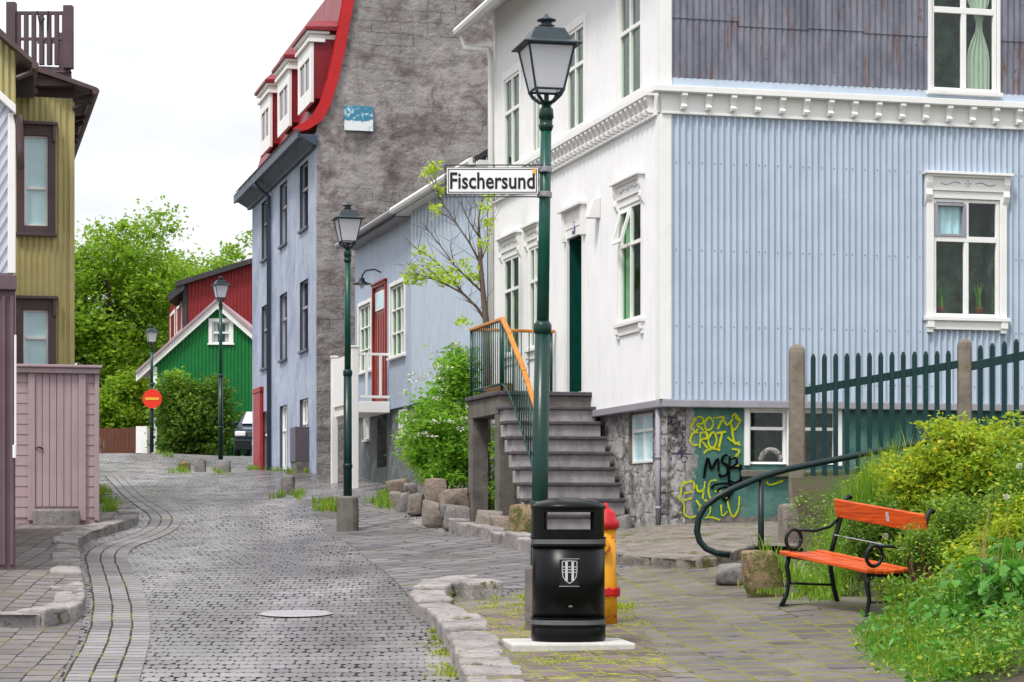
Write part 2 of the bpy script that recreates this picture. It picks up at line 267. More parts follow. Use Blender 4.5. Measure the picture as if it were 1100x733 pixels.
# paving --------------------------------------------------------
def setts(name, w, h, c1, c2, joint, rot=0., holes=.02, rough=.5, tx=.012, ty=.02, moss=0., uv=False, speck=.5, off=.5, mossc=(.17,.17,.02), warp=.10, var=1., cover=0., band=0.):
    """paving: cells w (along row) x h (row height); tx / ty = joint width between stones / between rows"""
    n = NT(name); v = n.map(n.co.outputs['UV'] if uv else None, rot=(0, 0, rot))
    vw = n.N.new('ShaderNodeVectorMath'); vw.operation = 'MULTIPLY_ADD'; nz = n.N.new('ShaderNodeTexNoise'); nz.inputs['Scale'].default_value = 1.3; nz.inputs['Detail'].default_value = 4
    n.put(nz.inputs['Vector'], n.co.outputs['Object']); n.put(vw.inputs[0], nz.outputs['Color']); vw.inputs[1].default_value = (warp, warp, 0); n.put(vw.inputs[2], v); v = vw.outputs[0]
    x, y, _ = n.xyz(v); yr = n.m_('DIVIDE', y, h); row = n.m_('FLOOR', yr); xs = n.m_('ADD', n.m_('DIVIDE', x, w), n.m_('MULTIPLY', n.m_('FLOORED_MODULO', row, 2.), off))
    col_i = n.m_('FLOOR', xs); fu = n.m_('FRACT', xs); fv = n.m_('FRACT', yr)
    cm = n.N.new('ShaderNodeCombineXYZ'); n.put(cm.inputs[0], col_i); n.put(cm.inputs[1], row); wn_ = n.N.new('ShaderNodeTexWhiteNoise'); wn_.noise_dimensions = '2D'; n.put(wn_.inputs['Vector'], cm.outputs[0]); R_ = wn_.outputs['Value']
    du = n.m_('MULTIPLY', n.m_('MINIMUM', fu, n.m_('SUBTRACT', 1., fu)), w); dv = n.m_('MULTIPLY', n.m_('MINIMUM', fv, n.m_('SUBTRACT', 1., fv)), h)
    jn = n.ramp(n.noise(9, 4, .7), .3, .7, (.55,)*3, (1.25,)*3)
    ju = n.m_('LESS_THAN', du, n.m_('MULTIPLY', jn, tx/2)); jv = n.m_('LESS_THAN', dv, n.m_('MULTIPLY', jn, ty/2)); f = n.m_('MAXIMUM', ju, jv)
    col = n.mix(n.m_('MULTIPLY', R_, var), c1, c2)
    col = n.mix(n.m_('MULTIPLY', n.ramp(n.noise(.55, 7, .7), .36, .66), .55), col, tuple(min(1, a*1.45) for a in c1))
    col = n.mix(n.m_('MULTIPLY', n.ramp(n.noise(.9, 7, .75, n.map(loc=(7, 3, 0))), .5, .68), .6), col, tuple(a*.55 for a in c2))
    if band: col = n.mix(n.m_('MULTIPLY', n.ramp(n.noise(1, 5, .6, n.map(scale=(.55, .10, 1), loc=(3, 1, 0))), .40, .60), band), col, tuple(a*.42 for a in c2))  # bands put the uneven sky sheen of the wheel tracks into colour
    col = n.mix(n.m_('MULTIPLY', n.ramp(n.noise(38, 5, .7), .5, .72), speck), col, tuple(a*.45 for a in c2))
    jc = joint
    if moss: jc = n.mix(n.ramp(n.noise(1.6, 7, .75), .56-moss*.3, .64-moss*.3), joint, n.mix(n.noise(14, 3), mossc, tuple(a*.5 for a in mossc)))
    if cover:
        mm = n.m_('MULTIPLY', n.ramp(n.noise(3.3, 8, .8, n.map(loc=(4, 7, 1))), .62-cover*.2, .66-cover*.2), n.ramp(n.noise(55, 4, .7), .44, .5)); col = n.mix(mm, col, mossc)
    if holes:
        thr = n.m_('MULTIPLY', n.m_('MULTIPLY', n.ramp(n.noise(3, 5, .7), .26, .5), holes), n.m_('ADD', .35, R_))
        hv = n.m_('MULTIPLY', n.m_('MINIMUM', fv, 1.), h)
        hole = n.m_('LESS_THAN', n.m_('ADD', du, n.m_('MULTIPLY', dv, .17)), thr); f = n.m_('MAXIMUM', hole, n.m_('MULTIPLY', f, .6))
    col = n.mix(f, col, jc)
    r = n.mix(n.ramp(n.noise(.9, 5), .35, .65), (rough-.12,)*3, (rough+.2,)*3)
    hgt = n.m_('ADD', n.m_('MULTIPLY', f, -1.), n.m_('ADD', n.m_('MULTIPLY', R_, .35), n.m_('MULTIPLY', n.noise(25, 5, .7), .4)))
    return n.out(col, n.mix(f, r, (.95,)*3), hgt, .8, .012)
MT['road'] = setts('street_setts', .105, .30, (.29,.27,.276), (.165,.152,.157), (.010,.008,.007), math.radians(-3), .023, .27, .0, .028, speck=.35, warp=.13, band=.7)
MT['gutter'] = setts('gutter_rows', .23, .17, (.235,.218,.225), (.13,.12,.124), (.03,.024,.015), 0, .0, .45, .035, .020, .14, uv=True, warp=.03)
MT['pave'] = setts('brick_pavement', .33, .30, (.155,.135,.128), (.068,.060,.060), (.03,.026,.022), math.radians(84), .0, .45, .055, .018, .55, warp=.05, cover=.2, off=.4, mossc=(.22,.22,.02))
MT['island'] = setts('mossy_pavement', .40, .21, (.17,.13,.125), (.085,.066,.066), (.05,.045,.02), math.radians(80), .0, .8, .05, .016, .42, warp=.05, mossc=(.27,.29,.018), cover=.42)
MT['pave2'] = setts('side_pavement', .38, .2, (.17,.152,.152), (.085,.077,.077), (.025,.022,.015), math.radians(84), .0, .55, .05, .014, .30, warp=.05, mossc=(.15,.12,.03), cover=.12)
MT['plaza'] = setts('lane_setts', .40, .45, (.175,.162,.17), (.10,.092,.10), (.025,.022,.018), math.radians(62), .0, .45, .05, .022, .15, warp=.5)
n = NT('dirt_and_grass'); c = n.mix(n.ramp(n.noise(1.2, 7, .7), .4, .6), (.07,.055,.04), (.05,.085,.02)); MT['dirt'] = n.out(c, .95, n.noise(12, 7, .7), .8, .04)
# foliage -------------------------------------------------------
def leafm(name, c1, c2, c3=None, tr=.35, rough=.5):
    n = NT(name); gi = n.N.new('ShaderNodeNewGeometry'); ri = gi.outputs['Random Per Island']
    c = n.mix(ri, c1, c2)
    c = n.mix(n.ramp(n.noise(.55, 4, .6), .35, .65), c, n.mix(.55, c, c2))
    if c3: c = n.mix(n.m_('GREATER_THAN', ri, .9), c, c3)
    n.out(c, rough, spec=.3)
    tl = n.N.new('ShaderNodeBsdfTranslucent'); n.put(tl.inputs[0], n.mix(.5, c, tuple(min(1, a*1.6) for a in c1)))
    mx = n.N.new('ShaderNodeMixShader'); mx.inputs[0].default_value = tr
    n.L.new(n.b.outputs[0], mx.inputs[1]); n.L.new(tl.outputs[0], mx.inputs[2]); n.L.new(mx.outputs[0], n.N['Material Output'].inputs[0])
    return n.m
MT['leaf_tree'] = leafm('tree_leaves', (.34,.52,.035), (.06,.15,.012), tr=.45)
MT['leaf_young'] = leafm('young_leaves', (.56,.68,.05), (.30,.50,.04), tr=.5)
MT['leaf_dark'] = leafm('dark_bush_leaves', (.17,.29,.025), (.04,.11,.012), tr=.3)
MT['leaf_lime'] = leafm('lime_bush_leaves', (.34,.56,.06), (.09,.28,.025), tr=.5)
MT['leaf_yel'] = leafm('yellow_green_leaves', (.46,.54,.03), (.10,.24,.02), (.62,.52,.03), tr=.4)
MT['leaf_mid'] = leafm('hedge_leaves', (.24,.40,.03), (.03,.10,.014), (.34,.42,.03), tr=.3)
MT['leaf_broad'] = leafm('broad_leaves', (.12,.34,.03), (.05,.17,.02), tr=.3, rough=.35)
MT['grass'] = leafm('grass_blades', (.26,.42,.03), (.08,.20,.018), (.40,.42,.06), tr=.35)
MT['mossgrass'] = leafm('yellow_green_moss', (.34,.40,.02), (.16,.26,.02), (.42,.34,.03), tr=.3)
MT['twig'] = plain('red_brown_twigs', (.12,.055,.035), .85)
MT['flower'] = plain('white_flower_heads', (.72,.74,.60), .8)
# ---------------------------------------------------------------- object helpers
WI = {}
def tag(o, label=None, cat=None, group=None, kind=None):
    if label: o['label'] = label
    if cat: o['category'] = cat
    if group: o['group'] = group
    if kind: o['kind'] = kind
    return o
def thing(name, label, cat, loc, group=None, rotz=0.0):
    o = bpy.data.objects.new(name, None); SC.collection.objects.link(o); o.empty_display_size = .2
    o.location = loc; o.rotation_euler = (0, 0, rotz)
    WI[o.name] = (Matrix.Translation(Vector(loc))@Matrix.Rotation(rotz, 4, 'Z')).inverted()
    return tag(o, label, cat, group)
def copy_tree(o, parent=None):
    c = o.copy(); SC.collection.objects.link(c)
    if parent is not None: c.parent = parent
    for ch in list(o.children): copy_tree(ch, c)
    return c
def link(name, me, mat, parent=None, smooth=False, bev=0, loc=None):
    if isinstance(mat, str): mat = MT[mat]
    if not me.materials: me.materials.append(mat)
    o = bpy.data.objects.new(name, me); SC.collection.objects.link(o)
    if parent is not None:
        M = WI[parent.name]; me.transform(M); o.parent = parent; WI[o.name] = M
    elif loc is not None:
        me.transform(Matrix.Translation(-Vector(loc))); o.location = loc; WI[o.name] = Matrix.Translation(-Vector(loc))
    else: WI[o.name] = Matrix.Identity(4)
    if smooth: me.polygons.foreach_set('use_smooth', [True]*len(me.polygons))
    if bev:
        m = o.modifiers.new('edge', 'BEVEL'); m.width = bev; m.segments = 2; m.limit_method = 'ANGLE'; m.angle_limit = math.radians(40); m.harden_normals = False
    return o
class MB:
    def __init__(s): s.v = []; s.f = []; s.uv = None
    def add(s, vs, fs):
        o = len(s.v); s.v += [tuple(v) for v in vs]; s.f += [tuple(i+o for i in f) for f in fs]; return s
    def quad(s, a, b, c, d): return s.add([a, b, c, d], [(0, 1, 2, 3)])
    def hexa(s, c):  # 8 corners: bottom 4 ccw, top 4
        return s.add(c, [(3,2,1,0), (4,5,6,7), (0,1,5,4), (1,2,6,5), (2,3,7,6), (3,0,4,7)])
    def box(s, x0, x1, y0, y1, z0, z1, M=None):
        c = [Vector(p) for p in ((x0,y0,z0),(x1,y0,z0),(x1,y1,z0),(x0,y1,z0),(x0,y0,z1),(x1,y0,z1),(x1,y1,z1),(x0,y1,z1))]
        if M is not None: c = [M@p for p in c]
        return s.hexa(c)
    def tube(s, pts, r, n=8, cap=True):
        pts = [Vector(p) for p in pts]; k = len(pts); rs = r if isinstance(r, (list, tuple)) else [r]*k
        rings = []; up = None
        for i, p in enumerate(pts):
            d = (pts[min(i+1, k-1)]-pts[max(i-1, 0)]).normalized()
            if up is None: up = Vector((0, 0, 1)) if abs(d.z) < .9 else Vector((1, 0, 0))
            a = d.cross(up).normalized(); b = a.cross(d).normalized(); up = b
            rings.append([p+(a*math.cos(2*math.pi*j/n)+b*math.sin(2*math.pi*j/n))*rs[i] for j in range(n)])
        vs = [q for r_ in rings for q in r_]; fs = []
        for i in range(k-1):
            for j in range(n): fs.append((i*n+j, i*n+(j+1)%n, (i+1)*n+(j+1)%n, (i+1)*n+j))
        if cap: fs.append(tuple(range(n))[::-1]); fs.append(tuple((k-1)*n+j for j in range(n)))
        return s.add(vs, fs)
    def lathe(s, prof, c=(0,0,0), n=24, M=None, yaw=0, sq=None, sy=1.0):
        vs = []; fs = []
        for r, z in prof:
            for j in range(n):
                a = 2*math.pi*j/n+yaw; ca, sa = math.cos(a), math.sin(a); k = 1
                if sq: k = (abs(ca)**sq+abs(sa)**sq)**(-1/sq)
                p = Vector((c[0]+r*ca*k, c[1]+r*sa*k*sy, c[2]+z)); vs.append(M@p if M is not None else p)
        for i in range(len(prof)-1):
            for j in range(n): fs.append((i*n+j, i*n+(j+1)%n, (i+1)*n+(j+1)%n, (i+1)*n+j))
        if prof[0][0] > 1e-5: fs.append(tuple(range(n))[::-1])
        if prof[-1][0] > 1e-5: fs.append(tuple((len(prof)-1)*n+j for j in range(n)))
        return s.add(vs, fs)
    def fbox(s, fac, u0, u1, w0, w1, z0, z1):
        return s.hexa([fac(u0,w0,z0), fac(u1,w0,z0), fac(u1,w1,z0), fac(u0,w1,z0), fac(u0,w0,z1), fac(u1,w0,z1), fac(u1,w1,z1), fac(u0,w1,z1)])
    def prism(s, poly, M, d0, d1):
        """2D polygon in M's xy-plane, thick from z=d0 to d1"""
        k = len(poly); vs = [M@Vector((x, y, d0)) for x, y in poly]+[M@Vector((x, y, d1)) for x, y in poly]
        fs = [tuple(range(k))[::-1], tuple(range(k, 2*k))]+[(i, (i+1)%k, (i+1)%k+k, i+k) for i in range(k)]
        return s.add(vs, fs)
    def build(s, name, mat, parent=None, smooth=False, bev=0, loc=None, fixn=True):
        me = bpy.data.meshes.new(name); me.from_pydata(s.v, [], s.f); me.update()
        if fixn:
            bm = bmesh.new(); bm.from_mesh(me); bmesh.ops.recalc_face_normals(bm, faces=bm.faces); bm.to_mesh(me); bm.free()
        if parent is None and loc is None and s.v:
            a = np.array(s.v); loc = (float(a[:, 0].mean()), float(a[:, 1].mean()), float(a[:, 2].min()))
        return link(name, me, mat, parent, smooth, bev, loc)
class Fac:
    """a vertical wall plane: u along it, w outward, z up (world)"""
    def __init__(s, A, U, N): s.A = Vector((*A, 0)); s.U = Vector((*U, 0)).normalized(); s.N = Vector((*N, 0)).normalized()
    def __call__(s, u, w, z): p = s.A+s.U*u+s.N*w; return Vector((p.x, p.y, z))
    def u(s, px, w=0.):
        B = s.A+s.N*w; d = (px-CX)/F; return (d*B.y-B.x)/(s.U.x-d*s.U.y)
    def Y(s, u, w=0.): return (s.A+s.U*u+s.N*w).y
    def z(s, u, py, w=0.): return Z(py, s.Y(u, w))
    def M(s, u, w, z):  # local frame: x=U, y=Z, z=N
        p = s(u, w, z); return Matrix(((s.U.x, 0, s.N.x, p.x), (s.U.y, 0, s.N.y, p.y), (s.U.z, 1, s.N.z, p.z), (0, 0, 0, 1)))
def wall_sheet(mb, fac, u0, u1, z0, z1, holes=(), pitch=0, amp=.012, seg=8, w=0., sharp=0.):
    """front skin of a wall (flat, or corrugated when pitch>0) with rectangular openings"""
    cuts = {u0, u1}
    for h in holes:
        for e in h[:2]:
            if u0 < e < u1: cuts.add(e)
    if pitch:
        k = int(math.ceil((u1-u0)/pitch*seg)); cuts |= {u0+(u1-u0)*i/k for i in range(1, k)}
    elif callable(z1): cuts |= {u0+(u1-u0)*i/40 for i in range(1, 40)}
    cs = sorted(cuts); zf = z1 if callable(z1) else (lambda u: z1)
    off = (lambda u: w+amp*(math.tanh(sharp*math.sin(2*math.pi*u/pitch)+sharp*.6) if sharp else math.sin(2*math.pi*u/pitch))) if pitch else (lambda u: w)
    for a, b in zip(cs, cs[1:]):
        if b-a < 1e-6: continue
        m = (a+b)/2; iv = [(z0, None)]
        hs = sorted([h[2:4] for h in holes if h[0] < m < h[1]])
        lo = z0; segs = []
        for h0, h1 in hs:
            if h0 > lo: segs.append((lo, h0, False))
            lo = max(lo, h1)
        segs.append((lo, None, True))
        for s0, s1, top in segs:
            ta = zf(a) if top else s1; tb = zf(b) if top else s1
            if max(ta, tb) <= s0: continue
            mb.quad(fac(a, off(a), s0), fac(b, off(b), s0), fac(b, off(b), max(tb, s0)), fac(a, off(a), max(ta, s0)))
    return mb
def dots(mb, fac, u0, u1, z, pitch, every, w, holes=(), r=.012):
    k = 0; u = u0+pitch*.25
    while u < u1:
        if not any(h[0]-.1 < u < h[1]+.1 and h[2]-.1 < z < h[3]+.1 for h in holes):
            c = [fac(u+r*math.cos(a), w+.004, z+r*math.sin(a)) for a in (0, 1.05, 2.09, 3.14, 4.19, 5.24)]
            mb.add(c+[fac(u, w+.012, z)], [(i, (i+1) % 6, 6) for i in range(6)])
        k += 1; u += pitch*(every if k % 4 else every-1)
def window(house, fac, u0, u1, z0, z1, cols=2, rows=(.68,), frame='trim', casing='plain', cw=.10, rec=.05, bar=.028, sash=.045,
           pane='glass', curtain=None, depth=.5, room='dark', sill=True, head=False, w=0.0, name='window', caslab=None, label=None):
    """opening with sash frame, panes, reveal, casing, sill; all sub-parts of one window"""
    f = MB(); a, b = w-rec-.05, w-rec
    f.fbox(fac, u0, u0+sash, a, b, z0, z1); f.fbox(fac, u1-sash, u1, a, b, z0, z1)
    f.fbox(fac, u0+sash, u1-sash, a, b, z0, z0+sash); f.fbox(fac, u0+sash, u1-sash, a, b, z1-sash, z1)
    for i in range(1, cols):
        uc = u0+(u1-u0)*i/cols; f.fbox(fac, uc-bar, uc+bar, a+.004, b+.004, z0+sash, z1-sash)
    for r in rows:
        zc = z0+(z1-z0)*r; rb = bar*1.15
        f.fbox(fac, u0+sash, u1-sash, a+.008, b+.008, zc-rb, zc+rb)
    W = f.build(name, frame, house, bev=.004)
    if label: W['label'] = label
    MB().quad(fac(u0+.01, w-rec-.03, z0+.01), fac(u1-.01, w-rec-.03, z0+.01), fac(u1-.01, w-rec-.03, z1-.01), fac(u0+.01, w-rec-.03, z1-.01)).build('pane', pane, W)
    r = MB(); bk = w-rec-depth; e = .003
    r.quad(fac(u0, bk, z0), fac(u1, bk, z0), fac(u1, bk, z1), fac(u0, bk, z1))
    for q in (((u0, z0), (u1, z0)), ((u1, z0), (u1, z1)), ((u1, z1), (u0, z1)), ((u0, z1), (u0, z0))):
        (ua, za), (ub, zb) = q; r.quad(fac(ua, bk, za), fac(ub, bk, zb), fac(ub, w-rec-.05, zb), fac(ua, w-rec-.05, za))
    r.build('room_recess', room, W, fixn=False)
    s = MB()
    for q in (((u0, z0), (u1, z0)), ((u1, z0), (u1, z1)), ((u1, z1), (u0, z1)), ((u0, z1), (u0, z0))):
        (ua, za), (ub, zb) = q; s.quad(fac(ua, w-rec-.05, za), fac(ub, w-rec-.05, zb), fac(ub, w+.012, zb), fac(ua, w+.012, za))
    s.build('reveal', frame if casing != 'none' else (caslab or frame), W, fixn=False)
    if casing in ('plain', 'ornate'):
        c = MB(); o = .028
        c.fbox(fac, u0-cw, u0, w-.02, w+o, z0-.02, z1+cw); c.fbox(fac, u1, u1+cw, w-.02, w+o, z0-.02, z1+cw)
        c.fbox(fac, u0, u1, w-.02, w+o, z1, z1+cw); 
        c.build('casing', frame, W, bev=.006)
    if casing == 'ornate':
        h = MB(); zt = z1+cw
        h.fbox(fac, u0-cw*.8, u1+cw*.8, w-.02, w+.05, zt, zt+.21)               # frieze board
        h.fbox(fac, u0-cw*1.5, u1+cw*1.5, w-.02, w+.13, zt+.21, zt+.245)
        h.fbox(fac, u0-cw*1.2, u1+cw*1.2, w-.02, w+.09, zt+.18, zt+.21)
        for ub in (u0-cw*1.25, u1+cw*.35):
            M = fac.M(ub, 0, 0)
            prof = [(w, zt+.18), (w+.085, zt+.18), (w+.085, zt+.10), (w+.06, zt+.02), (w+.075, zt-.06), (w+.045, zt-.13), (w, zt-.20)]
            k = len(prof); vs = [fac(ub, q[0], q[1]) for q in prof]+[fac(ub+cw*.9, q[0], q[1]) for q in prof]
            h.add(vs, [tuple(range(k)), tuple(range(k, 2*k))[::-1]]+[(i, (i+1) % k, (i+1) % k+k, i+k) for i in range(k)])
        h.build('window_head', frame, W, bev=.005)
        orn = MB(); um = (u0+u1)/2; zc = zt+.10; L = (u1-u0)*.33
        for sg in (-1, 1):
            orn.tube([fac(um+sg*(L*.35+L*t*.9), w+.052, zc+.018*math.sin(t*6.5)) for t in [i/14 for i in range(15)]], .006, 5)
        for d in ((0, 0), (.04, 0), (-.04, 0), (0, .035), (0, -.035)):
            orn.fbox(fac, um+d[0]-.008, um+d[0]+.008, w+.05, w+.056, zc+d[1]-.008, zc+d[1]+.008)
        orn.build('scroll_ornament', 'pipe', W)
    if sill:
        c = MB(); c.fbox(fac, u0-cw*1.3, u1+cw*1.3, w-.03, w+.075, z0-.055, z0-.004)
        if casing == 'ornate':
            c.fbox(fac, u0-cw*1.0, u1+cw*1.0, w-.02, w+.035, z0-.17, z0-.055)
            for ub in (u0-cw*1.05, u1-.0):
                c.fbox(fac, ub, ub+cw, w-.02, w+.065, z0-.15, z0-.055); c.fbox(fac, ub+.01, ub+cw-.01, w-.02, w+.045, z0-.21, z0-.15)
        c.build('sill', frame, W, bev=.005)
    if curtain:
        mt, side = curtain; c = MB(); wc = w-rec-.075
        def folds(ua, ub, za, zb, nf, pinch=None):
            n_ = nf*6; cols_ = []
            for j in range(13):
                t = j/12; zc = zb+(za-zb)*t; row = []
                for i in range(n_+1):
                    s_ = i/n_; u_ = ua+(ub-ua)*s_
                    if pinch is not None:
                        k_ = 1-.72*math.exp(-((t-.45)/.16)**2)-.15*t; u_ = pinch+(u_-pinch)*k_
                    row.append(fac(u_, wc+.018*math.sin(s_*nf*2*math.pi), zc))
                cols_.append(row)
            N_ = n_+1; c.add([p for r_ in cols_ for p in r_], [(j*N_+i, j*N_+i+1, (j+1)*N_+i+1, (j+1)*N_+i) for j in range(12) for i in range(n_)])
        wd = u1-u0
        if side == 'full': folds(u0+.02, u1-.02, z0+.02, z1-.02, 9)
        if side in ('left', 'both'): folds(u0+.02, u0+wd*.3, z0+.02, z1-.02, 4)
        if side in ('right', 'both'): folds(u1-wd*.3, u1-.02, z0+.02, z1-.02, 4)
        if side == 'tied': folds(u0+wd*.55, u1-.04, z0+.05, z1-.02, 5, u0+wd*.78)
        if side == 'top': folds(u0+.02, u1-.02, z0+(z1-z0)*.68, z1-.02, 7)
        if side == 'topleft': folds(u0+.02, u0+wd*.5, z0+(z1-z0)*.68, z1-.02, 4)
        c.build('curtain', mt, W, smooth=True, fixn=False)
    return W
def text_mesh(body, size, bold=0.0, ext=.003):
    cu = bpy.data.curves.new('lettering', 'FONT'); cu.body = body; cu.size = size; cu.extrude = ext; cu.offset = bold
    cu.align_x = 'CENTER'; cu.align_y = 'CENTER'; cu.resolution_u = 3
    o = bpy.data.objects.new('lettering', cu); SC.collection.objects.link(o); bpy.context.view_layer.update()
    dg = bpy.context.evaluated_depsgraph_get(); me = bpy.data.meshes.new_from_object(o.evaluated_get(dg))
    bpy.data.objects.remove(o); me.materials.clear(); return me
def ribbon2d(mb, pts, width, M, z=.0, th=.003, n=4):
    """flat painted stroke along a 2D polyline, smoothed, in M's xy plane"""
    p = [Vector(q) for q in pts]; s = []
    if len(p) > 2:
        for i in range(len(p)-1):
            a = p[max(i-1, 0)]; b = p[i]; c = p[i+1]; d = p[min(i+2, len(p)-1)]
            for k in range(n):
                t = k/n; s.append(.5*((2*b)+(-a+c)*t+(2*a-5*b+4*c-d)*t*t+(-a+3*b-3*c+d)*t**3))
        s.append(p[-1])
    else: s = p
    vs = []
    for i, q in enumerate(s):
        d = (s[min(i+1, len(s)-1)]-s[max(i-1, 0)]); d = d.normalized() if d.length > 1e-6 else Vector((1, 0)); nn = Vector((-d.y, d.x))*width/2*(.8+.45*mnoise.noise(Vector((q.x*9, q.y*9, 3.3))))
        vs += [M@Vector((*(q+nn), z)), M@Vector((*(q-nn), z))]
    mb.add(vs, [(2*i, 2*i+1, 2*i+3, 2*i+2) for i in range(len(s)-1)])
# ---------------------------------------------------------------- ground sheets
def inside(poly, q):
    c = False; x, y = q
    for i in range(len(poly)):
        x1, y1 = poly[i][:2]; x2, y2 = poly[i-1][:2]
        if (y1 > y) != (y2 > y) and x < (x2-x1)*(y-y1)/(y2-y1)+x1: c = not c
    return c
def sheet(name, poly, off, mat, step=.5, kind='structure', hfun=None):
    """ground-hugging sheet over a polygon (world xy)"""
    P2 = []
    for i in range(len(poly)):
        a = Vector(poly[i][:2]); b = Vector(poly[(i+1) % len(poly)][:2]); k = max(1, int((b-a).length/step))
        P2 += [a+(b-a)*j/k for j in range(k)]
    nb = len(P2); xs = [p.x for p in P2]; ys = [p.y for p in P2]
    gx = np.arange(min(xs), max(xs), step); gy = np.arange(min(ys), max(ys), step)
    pb = [tuple(p) for p in P2]
    for x in gx:
        for y in gy:
            if inside(pb, (x+.01, y+.013)): P2.append(Vector((x+.01, y+.013)))
    edges = [(i, (i+1) % nb) for i in range(nb)]
    r = geometry.delaunay_2d_cdt(P2, edges, [list(range(nb))], 1, 1e-4)
    vv = np.array([(v.x, v.y) for v in r[0]]); h = TH(vv)
    o_ = off if not callable(off) else np.array([off(x, y) for x, y in vv])
    zz = h+o_ if hfun is None else np.array([hfun(x, y) for x, y in vv])
    me = bpy.data.meshes.new(name); me.from_pydata([(float(a[0]), float(a[1]), float(z)) for a, z in zip(vv, zz)], [], [list(f) for f in r[2]]); me.update()
    bm = bmesh.new(); bm.from_mesh(me)
    for f in bm.faces:
        if f.normal.z < 0: f.normal_flip()
    bm.to_mesh(me); bm.free()
    o = link(name, me, mat, None, True)
    if kind: o['kind'] = kind
    return o
def ribbon(name, pts, w0, w1, off, mat, step=.25):
    """strip beside a ground polyline (left offset w0..w1), uv = metres along / across"""
    p = [Vector(q[:2]) for q in pts]; s = []
    for i in range(len(p)-1):
        a = p[max(i-1, 0)]; b = p[i]; c = p[i+1]; d = p[min(i+2, len(p)-1)]; k = max(2, int((c-b).length/step))
        for j in range(k):
            t = j/k; s.append(.5*((2*b)+(-a+c)*t+(2*a-5*b+4*c-d)*t*t+(-a+3*b-3*c+d)*t**3))
    s.append(p[-1]); vs = []; uv = []; L = 0
    for i, q in enumerate(s):
        d = (s[min(i+1, len(s)-1)]-s[max(i-1, 0)]).normalized(); nn = Vector((-d.y, d.x))
        if i: L += (q-s[i-1]).length
        for w in (w0, w1): r = q+nn*w; vs.append((r.x, r.y, T(r.x, r.y)+off)); uv.append((L, w-w0))
    fs = [(2*i, 2*i+1, 2*i+3, 2*i+2) for i in range(len(s)-1)]
    me = bpy.data.meshes.new(name); me.from_pydata(vs, [], fs); me.update(); ul = me.uv_layers.new()
    for lp in me.loops: ul.data[lp.index].uv = uv[lp.vertex_index]
    o = link(name, me, mat, None, True); o['kind'] = 'structure'; return o
def stone_mesh(size, seed, k=16, rough=.03, sub=2):
    r = random.Random(seed); bm = bmesh.new(); sx, sy, sz = size
    for i in range(k):
        if i < 8: p = Vector(((1 if i & 1 else -1)*r.uniform(.45, 1), (1 if i & 2 else -1)*r.uniform(.45, 1), (r.uniform(.45, 1) if i & 4 else -r.uniform(.85, 1))))
        else: p = Vector((r.uniform(-1, 1), r.uniform(-1, 1), r.uniform(-1, 1))); a_ = r.randrange(3); p[a_] = math.copysign(1, p[a_]); p *= .96
        bm.verts.new((p.x*sx/2, p.y*sy/2, p.z*sz/2))
    h = bmesh.ops.convex_hull(bm, input=bm.verts)
    bmesh.ops.delete(bm, geom=[g for g in h['geom_interior'] if isinstance(g, bmesh.types.BMVert)], context='VERTS')
    m = min(size)
    bmesh.ops.bevel(bm, geom=list(bm.edges), offset=m*.035, segments=1, affect='EDGES', profile=.5)
    bmesh.ops.triangulate(bm, faces=bm.faces)
    for _ in range(sub):
        bmesh.ops.subdivide_edges(bm, edges=[e for e in bm.edges if e.calc_length() > m*.16], cuts=1, use_grid_fill=True)
        bmesh.ops.triangulate(bm, faces=bm.faces)
    bmesh.ops.smooth_vert(bm, verts=bm.verts, factor=.16, use_axis_x=True, use_axis_y=True, use_axis_z=True)
    for v in bm.verts:
        q = v.co*(3/m*.5)+Vector((seed*3.1, 0, 0)); v.co += v.co.normalized()*(mnoise.noise(q)*rough+mnoise.noise(q*3)*rough*.4)*m*2
    me = bpy.data.meshes.new('rock'); bm.to_mesh(me); bm.free(); return me
def boulder(px, py_bot, Y, wpx, hpx, mat, label, seed, dep=.8, rz=None, group=None, name='boulder', cat='boulder', k=16):
    s = Y/F; W, H = wpx*s, hpx*s; me = stone_mesh((W*1.08, W*dep, H*1.15), seed, k)
    me.transform(Matrix.Rotation(rz if rz is not None else (seed*1.7) % .5-.25, 4, 'Z'))
    co = np.array([v.co for v in me.vertices]); zmin = co[:, 2].min(); zs = (H+.06)/(co[:, 2].max()-zmin); me.transform(Matrix.Diagonal((W*1.06/(co[:, 0].max()-co[:, 0].min()), 1, 1, 1)))
    me.transform(Matrix.Translation((0, 0, -.06))@Matrix.Diagonal((1, 1, zs, 1))@Matrix.Translation((0, 0, -zmin)))
    c = P(px, py_bot, Y); o = link(name, me, mat, None, True); o.location = c
    return tag(o, label, cat, group)
